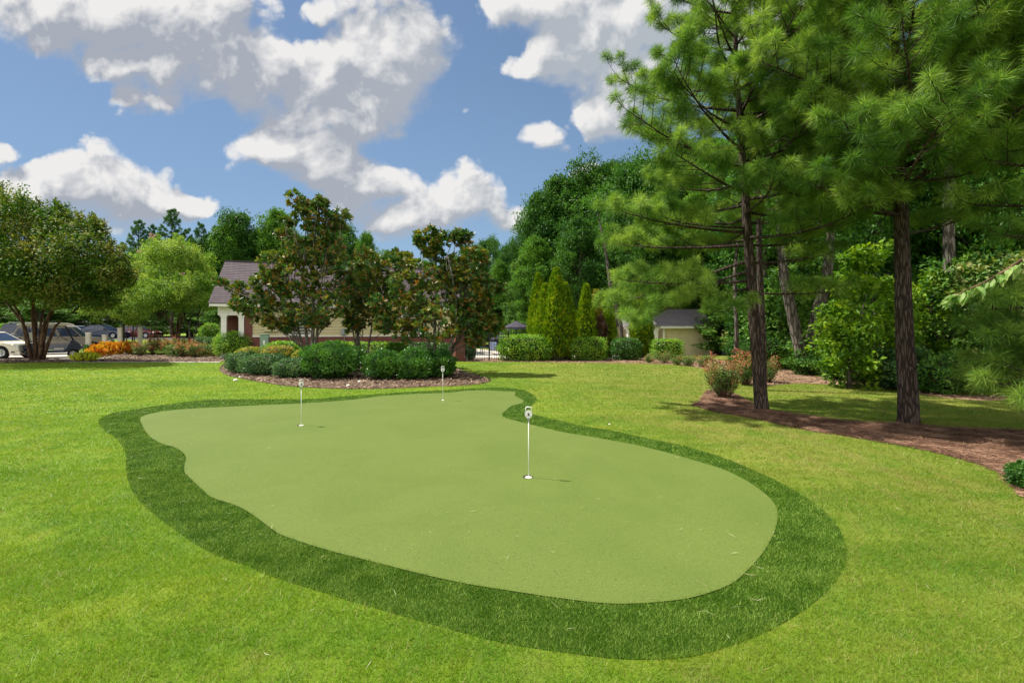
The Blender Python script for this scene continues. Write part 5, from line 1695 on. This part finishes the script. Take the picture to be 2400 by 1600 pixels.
        Geo().box(xb1 - .42, xb1 - .26, *sorted((sg * (hW + .02), sg * (hW + .20))), belt + .02, belt + .17).out('wing_mirror', MT['dark'], t, bevel=.03)
        for x in wx: wheel(t, x, sg * (hW - .11), rad)
        for k in range(2):
            Geo().box(hL * (.02 - .5 * k), hL * (.02 - .5 * k) + .16, *sorted((sg * (hW - .004), sg * (hW + .022))), belt * .88, belt * .88 + .03).out('door_handle', MT[paint], t)
    Geo().box(hL - .045, hL + .012, -hW * .55, hW * .55, low + .20, low + .40).out('grille', MT['dark'], t)
    Geo().box(-hL - .035, -hL + .10, -hW * .92, hW * .92, low + .02, low + .26).out('rear_bumper', MT[clad or paint], t, bevel=.03)
    Geo().box(hL - .12, hL + .03, -hW * .90, hW * .90, low - .02, low + .18).out('front_bumper', MT[clad or paint], t, bevel=.04)
    if roofrack:
        for sg in (-1, 1):
            G = Geo(); G.tube([(xt0 + .2, sg * tw * .85, H), (xt0 + .3, sg * tw * .85, H + .07), (xt1 - .3, sg * tw * .85, H + .07), (xt1 - .2, sg * tw * .85, H)], .02, 6); G.out('roof_rail', MT['greybox'], t)
    return t


def P3(px, D):
    return onground(px, D)


car('parked_car', 'cream hatchback parked with its nose at the frame edge', P3(-28, 26.2), R(8), 4.2, 1.75, 1.46, 'champagne', 'hatch')
car('parked_car', 'two tone pewter utility wagon behind the golf cart', P3(150, 31.0), R(32), 4.75, 1.85, 1.80, 'pewter', 'suv', 'greycar')
car('parked_car', 'dark blue utility wagon with red tail lights and roof rails at the back', P3(98, 37.0), R(32), 4.6, 1.85, 1.85, 'darkblue', 'suv', roofrack=True)
car('parked_car', 'silver saloon whose red tail light shows behind the pewter wagon', P3(78, 33.6), R(32), 4.5, 1.75, 1.42, 'silver', 'sedan')
car('parked_car', 'dark blue saloon on the far road beyond the grass bank', P3(236, 53.0), R(10), 4.7, 1.8, 1.45, 'darkblue', 'sedan', group='cars on the far road')
car('parked_car', 'maroon saloon on the far road behind the lamp post', P3(312, 55.0), R(10), 4.6, 1.8, 1.45, 'maroon', 'sedan', group='cars on the far road')
car('parked_car', 'silver saloon on the far road seen over the wagon bonnet', P3(178, 56.0), R(8), 4.6, 1.8, 1.42, 'silver', 'sedan', group='cars on the far road')


def golf_cart(loc, rz):
    t = thing('golf_cart', 'navy golf cart with cream roof parked behind the crape myrtle stems', 'golf cart', loc, rz)
    G = Geo()
    G.prism([(-1.15, .50), (-1.18, .70), (-.95, .82), (-.35, .80), (-.30, .40), (.45, .36), (.55, .55), (.72, .95), (.82, .98), (1.12, .70), (1.18, .52), (1.10, .42), (.95, .40), (.50, .28), (-.45, .28), (-.80, .42)], -.56, .56)
    G.out('body', MT['navy'], t, bevel=.03)
    G = Geo(); G.box(-.80, -.28, -.52, .52, .81, .93); G.out('seat', MT['cream'], t, bevel=.04)
    M = Matrix.Translation((-.80, 0, .95)) @ Matrix.Rotation(R(-12), 4, 'Y')
    G = Geo(); G.box(-.06, .06, -.50, .50, .02, .46, M=M); G.out('seat_back', MT['cream'], t, bevel=.04)
    G = Geo(); G.box(-1.55, -1.10, -.48, .48, .72, .82); G.out('rear_seat', MT['cream'], t, bevel=.03)
    G = Geo(); G.box(-1.62, -1.15, -.5, .5, .34, .40); G.out('rear_step', MT['dark'], t)
    G = Geo(); G.prism([(-1.45, 1.78), (-1.40, 1.86), (-1.1, 1.92), (.55, 1.92), (.80, 1.86), (.84, 1.78)], -.60, .60); G.out('roof', MT['cream'], t, bevel=.03)
    for sg in (-1, 1):
        G = Geo(); G.tube([(.80, sg * .50, .95), (.45, sg * .50, 1.80)], .022, 6); G.out('front_strut', MT['dark'], t)
        G = Geo(); G.tube([(-.95, sg * .52, .80), (-1.05, sg * .52, 1.80)], .022, 6); G.out('rear_strut', MT['dark'], t)
        G = Geo(); G.tube([(-.40, sg * .54, .83), (-.40, sg * .56, 1.02), (-.70, sg * .56, 1.02)], .018, 6); G.out('armrest', MT['dark'], t)
        y = sg * .50
        for x in (-.86, .80): wheel(t, x, y, .235, .19)
        Geo().box(1.07, 1.16, *sorted((sg * .25, sg * .44)), .60, .70).out('headlight', MT['clearlamp'], t, bevel=.015)
    G = Geo(); G.add([(.80, -.48, 1.0), (.80, .48, 1.0), (.47, .48, 1.76), (.47, -.48, 1.76)], [(0, 1, 2, 3)])
    m, tt, oo = new_mat('clear_plastic')
    gl = tt.n('ShaderNodeBsdfGlossy'); gl.inputs['Roughness'].default_value = .05; tr = tt.n('ShaderNodeBsdfTransparent'); tr.inputs['Color'].default_value = (.75, .80, .88, 1)
    mx = tt.n('ShaderNodeMixShader'); mx.inputs[0].default_value = .12
    tt.link(tr.outputs[0], mx.inputs[1]); tt.link(gl.outputs[0], mx.inputs[2]); tt.link(mx.outputs[0], oo.inputs['Surface'])
    G.out('windscreen', m, t)
    G = Geo(); G.tube([(.62, -.22, .92), (.25, -.22, 1.20)], .018, 6); G.out('steering_column', MT['dark'], t)
    G = Geo(); a = np.linspace(0, 2 * math.pi, 17); ax = norm(np.array((-.37, 0, .28))); u = np.array((0, 1.0, 0)); v = np.cross(ax, u)
    G.tube([np.array((.24, -.22, 1.21)) + .17 * (math.cos(q) * u + math.sin(q) * v) for q in a], .014, 5); G.out('steering_wheel', MT['dark'], t)
    G = Geo(); G.box(.02, .42, -.572, -.563, .44, .54); G.out('side_decal', MT['white'], t)


golf_cart(P3(124, 27.0), R(40))

# ------------------------------------------------------------------ woods
FOREST = 'trees of the wood behind the pool and the pines'


def proto_set():
    A = broadleaf('forest_tree', 'x', 'tree', 15, 3.7, 3.2, 84, 400, .25, MT['oak'], MT['bark'], 101)
    B = broadleaf('forest_tree', 'x', 'tree', 15, 3.4, 2.4, 80, 400, .26, MT['poplar'], MT['bark'], 102, shape='cone' if False else 'egg')
    C_ = broadleaf('forest_tree', 'x', 'tree', 15, 4.3, 4.2, 88, 400, .24, MT['oak'], MT['bark'], 103, shape='ball')
    D = broadleaf('forest_tree', 'x', 'tree', 15, 3.0, 1.2, 46, 500, .26, MT['under'], MT['bark'], 104, shape='egg')
    return [A, B, C_, D]


PR = proto_set()
used = set()


def forest(pi, px, D, H, label, w_=1.0, rz=None, group=FOREST, z=None):
    c = onground(px, D)
    s = H / 15.0
    t = place(PR[pi], c, rz if rz is not None else (px * .37) % 6.28, (s * w_, s * w_, s), label, first=pi not in used, group=group)
    used.add(pi)
    return t


def htop(py, D, px):
    return CAMH + (HY - py) / F * D - float(terr((px - CX) / F * D, D))


LB = 'dark green broadleaf tree packed into the deep wood'
# outline trees with looks of their own: (proto, px, top py, D, width, label)
for pi, px, py, D, w_, lb in (
        (0, 1238, 440, 44, .55, 'tall broadleaf tree with ragged top at the open end of the wood'),
        (0, 1290, 402, 45, .85, 'tall broadleaf tree second from the open end of the wood'),
        (2, 1370, 378, 46, .80, 'broad tree crown showing just left of the near pine crown'),
        (1, 1235, 545, 40, .85, 'lighter green tree low at the wood edge above the slim arborvitae'),
        (1, 1150, 600, 46, .7, 'bright narrow tree between the third magnolia and the wood'),
        (2, 1175, 560, 52, .55, 'rounded grey green tree at the far end of the wood'),
        (3, 1195, 590, 41, .8, 'dark full tree behind the higher pool umbrella'),
        (2, 1090, 570, 72, .7, 'distant dark tree behind the third magnolia top'),
        (2, 1125, 550, 76, .6, 'distant tree with thin top right of the third magnolia'),
        (0, 1440, 372, 42, .85, 'tall tree behind the outer boughs of the near pine'),
        (0, 1330, 500, 38, .8, 'mid height dark tree behind the slender lone arborvitae'),
        (2, 1450, 470, 36, .8, 'dark tree behind the pool house porch'),
        (0, 540, 488, 62, .9, 'sunlit round topped tree behind the clubhouse ridge'),
        (1, 515, 520, 60, .7, 'bright tree just left of the sunlit round topped tree'),
        (1, 640, 482, 64, .8, 'bright tree just left of the tallest magnolia top'),
        (0, 785, 512, 62, .8, 'green tree showing right of the tallest magnolia top'),
        (1, 842, 535, 60, .55, 'narrow pointed tree right of the tallest magnolia'),
        (3, 885, 578, 58, .7, 'feathery olive tree over the clubhouse roof'),
        (3, 935, 590, 60, .6, 'feathery pale tree left of the third magnolia'),
        (0, 720, 540, 66, .9, 'green tree filling behind the tallest magnolia'),
        (0, 590, 535, 66, .9, 'green tree filling the gap above the clubhouse roof')):
    forest(pi, px, D, htop(py, D, px), lb, w_)
# the packed rows of the wood: nothing in the photo tells these apart
rr_ = np.random.default_rng(400)
rows = [(1180, 52), (1255, 53), (1340, 54), (1425, 52), (1500, 48), (1560, 40), (1480, 39), (1540, 47), (1620, 42), (1650, 36), (1720, 33), (1700, 44), (1790, 38), (1830, 27), (1900, 33), (1760, 25), (1960, 24),
        (2040, 30), (2010, 20), (2110, 25), (2190, 19.5), (2160, 33), (2260, 26), (2300, 17.5), (2360, 22), (2420, 17), (2480, 25), (2540, 18), (2650, 22), (2600, 14.5), (1880, 45), (2300, 36)]
for i, (px, D) in enumerate(rows):
    H = htop(np.interp(px, [1180, 1255, 1340, 1430, 1560], [575, 480, 420, 400, 330]), D, px) if px < 1700 else (rr_.uniform(10, 11.8) if 1820 < px < 2130 else rr_.uniform(13, 17))
    forest([0, 2, 3, 0, 1][i % 5], px, D, min(H, 18.5), LB, (.8 if D > 30 else .72))
for i, (px, D, py) in enumerate(((310, 68, 575), (400, 68, 560), (470, 66, 555), (560, 68, 545), (610, 70, 530), (680, 70, 540), (760, 70, 545), (820, 70, 560), (880, 66, 590), (980, 68, 600), (1040, 70, 590))):
    forest([1, 1, 0][i % 3], px, D, htop(py, D, px), 'tree in the closed green tree line behind the clubhouse', 1.15, group='tree line behind the clubhouse')
# far trees behind the car park
for i, (px, D, py) in enumerate(((-60, 62, 600), (20, 64, 620), (90, 60, 640), (160, 66, 610), (230, 64, 600), (300, 66, 590), (-140, 60, 590), (440, 66, 560), (480, 70, 545), (-220, 60, 560), (370, 72, 560))):
    forest([0, 2, 3][i % 3], px, D, htop(py, D, px), 'dark tree in the row behind the parked cars', .85 + .1 * (i % 3), group='dark trees behind the car park')

for i, (px, D, py, w_) in enumerate(((-40, 58, 690, 3), (30, 60, 680, 3), (90, 58, 690, 3), (150, 64, 690, 3.2), (215, 66, 680, 3), (280, 66, 690, 3.2), (340, 64, 690, 3), (400, 60, 680, 3), (460, 58, 690, 3), (520, 52, 690, 2.8))):
    forest(3, px, D, htop(py, D, px), 'dark bushy tree with leaves down to the ground behind the parked cars', w_, group='bushy trees behind the car park')
for i, (px, D, py, w_) in enumerate(((1065, 50, 690, 1.8), (1110, 46, 680, 1.6), (1160, 48, 690, 1.7), (1225, 44, 700, 1.6), (1300, 46, 690, 1.7), (1400, 44, 690, 1.7), (1500, 42, 680, 1.7), (1600, 40, 680, 1.6), (1680, 32, 680, 1.5), (1750, 30, 680, 1.4), (1840, 30, 660, 1.4), (1940, 27, 660, 1.3), (2080, 25, 640, 1.3), (2200, 23, 640, 1.3), (2320, 21, 640, 1.3), (2450, 20, 640, 1.3))):
    forest(3, px, D, htop(py, D, px), 'low bushy tree filling the floor of the wood', w_ * 1.7, group='undergrowth trees in the wood')

# far pines at the left
r = np.random.default_rng(88)
brf = pine_branches(r, 5.5, 15.6, 46, 3.0, ([0, .2, .5, .8, 1], [.6, 1.0, .9, .6, .2]), 0, .8)
FP = pine('far_pine', 'far pine with the highest spiky top left of the clubhouse', onground(395, 56), 16, .2, brf, 89, nn=26, L=.34, wd=.045, mat=MT['needle_far'], tuft_step=.34, group='far pines left of the clubhouse', dens=.62)
s = htop(483, 56, 395) / 16
FP.scale = (s * .85, s * .85, s)
for px, D, py, wd_, lb in ((318, 60, 508, .8, 'far pine with a flat layered top above the crape myrtle edge'), (352, 62, 520, .7, 'lower far pine between the two taller far pines'), (462, 60, 515, .7, 'thin far pine beside the sunlit round topped tree'), (430, 64, 528, .7, 'low far pine beside the highest far pine')):
    s = htop(py, D, px) / 16
    place(FP, onground(px, D), px * .1, (s * wd_, s * wd_, s), lb)


# trunks one can make out in the wood
def bare_trunk(label, base, pts, rad, branch=(), crown=None, mat='bark'):
    t = thing('woodland_tree', label, 'tree', base)
    G = Geo()
    for p, r_ in zip(pts, rad): G.tube(p, r_, 10)
    G.out('trunk', MT[mat], t, smooth=True)
    rr = np.random.default_rng(len(label))
    GC = Geo()
    for C, R_ in crown or ():
        clump_leaves(GC, C, R_, int(420 * R_ ** 1.5), .20, .12, r=rr)
    if crown: GC.out('crown', MT['oak'], t)


b = gp(1850, 860)
k = b.y / F
bare_trunk('grey twin trunk tree forked low like a V at the wood edge', b,
           [[(-.02, 0, -.1), (-.10, 0, .5), (-28 * k, 0, 125 * k), (-46 * k, .1, 230 * k), (-60 * k, .2, 420 * k)], [(.02, 0, -.1), (.10, 0, .4), (30 * k, 0, 150 * k), (50 * k, 0, 230 * k), (75 * k, .2, 430 * k)]],
           [[.30, .20, .18, .16, .08], [.30, .22, .20, .17, .08]],
           crown=[((-60 * k, 0, 5.6), 1.3), ((-80 * k, .5, 6.6), 1.3), ((80 * k, 0, 6.4), 1.4), ((60 * k, .4, 7.6), 1.4), ((0, .6, 7.0), 1.5), ((120 * k, .4, 5.4), 1.0)])
b = onground(1432, 30); k = 30 / F
bare_trunk('thin pale leaning trunk before the dark wood left of the pine', b,
           [[(0, 0, -.1), (-6 * k, 0, 70 * k), (-20 * k, 0, 130 * k), (-30 * k, 0, 160 * k), (-42 * k, 0, 250 * k), (-60 * k, 0, 330 * k)], [(-42 * k, 0, 250 * k), (-58 * k, 0, 252 * k)]],
           [[.13, .12, .11, .10, .08, .03], [.03, .015]], crown=[((-70 * k, 0, 340 * k), 1.0), ((-40 * k, .3, 360 * k), 1.1)])
b = onground(1690, 19); k = 19 / F
bare_trunk('slim pale trunk at the wood edge between the rose bush and the pine', b, [[(0, 0, -.1), (2 * k, 0, 90 * k), (0, .1, 220 * k), (10 * k, 0, 360 * k)]], [[.10, .085, .07, .03]], crown=[((0, 0, 6.2), 1.2), ((.5, .2, 5.2), .9)])
b = onground(2178, 13.5); k = 13.5 / F
bare_trunk('grey trunk high behind the stout pine, lost in its needles', b, [[(0, .0, -.1), (.05, 0, 2.5), (0, 0, 5.0), (.1, 0, 7.5)]], [[.17, .15, .13, .07]], crown=[((0, .3, 7.6), 1.4), ((-.9, .3, 6.8), 1.0), ((.9, .5, 7.0), 1.0)])

# edge of the wood: saplings, shrubs, undergrowth
def sapling(label, px, D, py_top, CR, mat, seed, base=.3, L=.16, nc=26, per=170):
    H = htop(py_top, D, px)
    return broadleaf('sapling', label, 'sapling', H, CR, base, nc, per, L, MT[mat], MT['bark'], seed, onground(px, D), 'saplings at the wood edge', 'egg', tr=.045, aspect=.7)


sapling('tall yellow green sapling left of the stout pine trunk', 1985, 13.6, 580, 1.05, 'yellowgreen', 501, L=.15, nc=30, per=150)
sapling('low yellow green sapling with broad leaves beside the forked trunk', 1950, 13.0, 740, .75, 'yellowgreen', 502, L=.14, nc=18, per=130)
sapling('yellow green sapling showing right of the stout pine trunk', 2150, 13.8, 640, .9, 'yellowgreen', 503, L=.13, nc=24, per=150)
sapling('leafy sapling behind the forked trunk', 1890, 17.5, 620, 1.3, 'under', 504, L=.15)
sapling('leafy sapling under the drooping pale edged branch', 2230, 13.2, 600, 1.2, 'under', 505, L=.13)
sapling('pale leaved sapling at the frame edge behind the low pine bough', 2330, 12.4, 600, 1.2, 'rose', 506, L=.13)
sapling('dark leafy sapling between the near pine and the forked trunk', 1790, 20, 640, 1.3, 'under', 507, L=.16)
sapling('dark sapling behind the slim pale trunk', 1735, 22, 650, 1.2, 'oak', 508, L=.18)
for i, (px, pyb, w_, h, mat, lb) in enumerate(((2150, 905, 1.7, 1.05, 'holly', 'dark green spreading shrub right of the stout pine trunk'), (2060, 886, 1.5, .9, 'under', 'tangled undergrowth shrub behind the stout pine trunk'), (1985, 878, 1.6, .9, 'under', 'undergrowth shrub below the yellow green sapling'),
                                             (1905, 866, 1.6, .8, 'under', 'undergrowth shrub at the foot of the forked trunk'), (2235, 912, 1.4, .9, 'under', 'light leafy shrub where the straw path narrows'), (2330, 905, 1.6, 1.4, 'under', 'leafy shrub behind the low pine bough at the frame edge'),
                                             (1790, 850, 1.8, 1.3, 'oak', 'dark shrub beside the near pine at the wood edge'), (1735, 842, 1.6, 1.2, 'oak', 'dark shrub behind the straggly rose bush'), (2440, 912, 2.2, 1.8, 'under', 'leafy shrub just beyond the frame edge'))):
    c = gp(px, pyb)
    shrub('woodland_shrub', lb, 'shrub', c + Vector((0, w_ * .5, 0)), w_, w_ * .9, h, 3000, .10, MT[mat], 520 + i, rough=.22, group='shrubs at the wood edge', up=.3)
# dead twigs below the yellow-green sapling
G = Geo(); r = np.random.default_rng(66)
c = gp(2035, 893)
for i in range(46):
    a = np.array((r.normal(0, .5), r.normal(.2, .2), 0)); d = np.array((r.normal(0, .5), r.normal(0, .25), r.uniform(.15, .6)))
    G.tube([a, a + d * .5 + r.normal(0, .05, 3), a + d + np.array((0, 0, -.1))], [.008, .006, .003], 4)
o = G.out('brush_pile', MT['bark']); o.location = c
put(o, 'tangle of bare dead twigs at the foot of the stout pine', 'brush pile')
# hedge and dark building glimpsed at the far left
hedge(-60, 26, 732, 768, 'long clipped hedge beyond the car park at the frame edge', 'box', D=46, seed=88, depth=1.4, n=3600, L=.14, box=6)
c = onground(-20, 62)
t = thing('brick_house', 'brick house wall glimpsed through trees at the frame edge', 'building', c, R(20))
Geo().box(-5, 2.6, 0, 6, 0, 4.2).out('wall', MT['brick'], t)
Geo().add([(-5.4, -.4, 4.2), (3, -.4, 4.2), (3, 3, 6), (-5.4, 3, 6), (-5.4, 6.4, 4.2), (3, 6.4, 4.2)], [(0, 1, 2, 3), (3, 2, 5, 4)]).out('roof', MT['shingle'], t)
Geo().box(1.2, 2.2, -.04, .0, 1.2, 2.6).out('window', MT['white'], t)
# stones on the bed edge
G = Geo()
for i, (px, py, s_) in enumerate(((541, 875, .07), (826, 878, .06), (551, 867, .05), (800, 886, .05), (1400, 975, .02))):
    rs = np.random.default_rng(900 + i)
    bm = bmesh.new(); bmesh.ops.create_icosphere(bm, subdivisions=2, radius=s_)
    for v in bm.verts: v.co *= rs.uniform(.8, 1.15); v.co.z *= .6
    me = bpy.data.meshes.new('stone'); bm.to_mesh(me); bm.free(); me.materials.append(MT['offwhite'])
    o = bpy.data.objects.new('stone', me); COL.objects.link(o); o.location = gp(px, py) + Vector((0, 0, s_ * .4))
    put(o, ('pale stone on the grass left of the island bed', 'pale stone on the mulch before the big glossy shrub', 'pale stone at the pointed end of the island bed', 'small stone at the lawn edge before the big glossy shrub', 'white pebble in the lawn behind the turf fringe')[i], 'stone', 'loose stones')
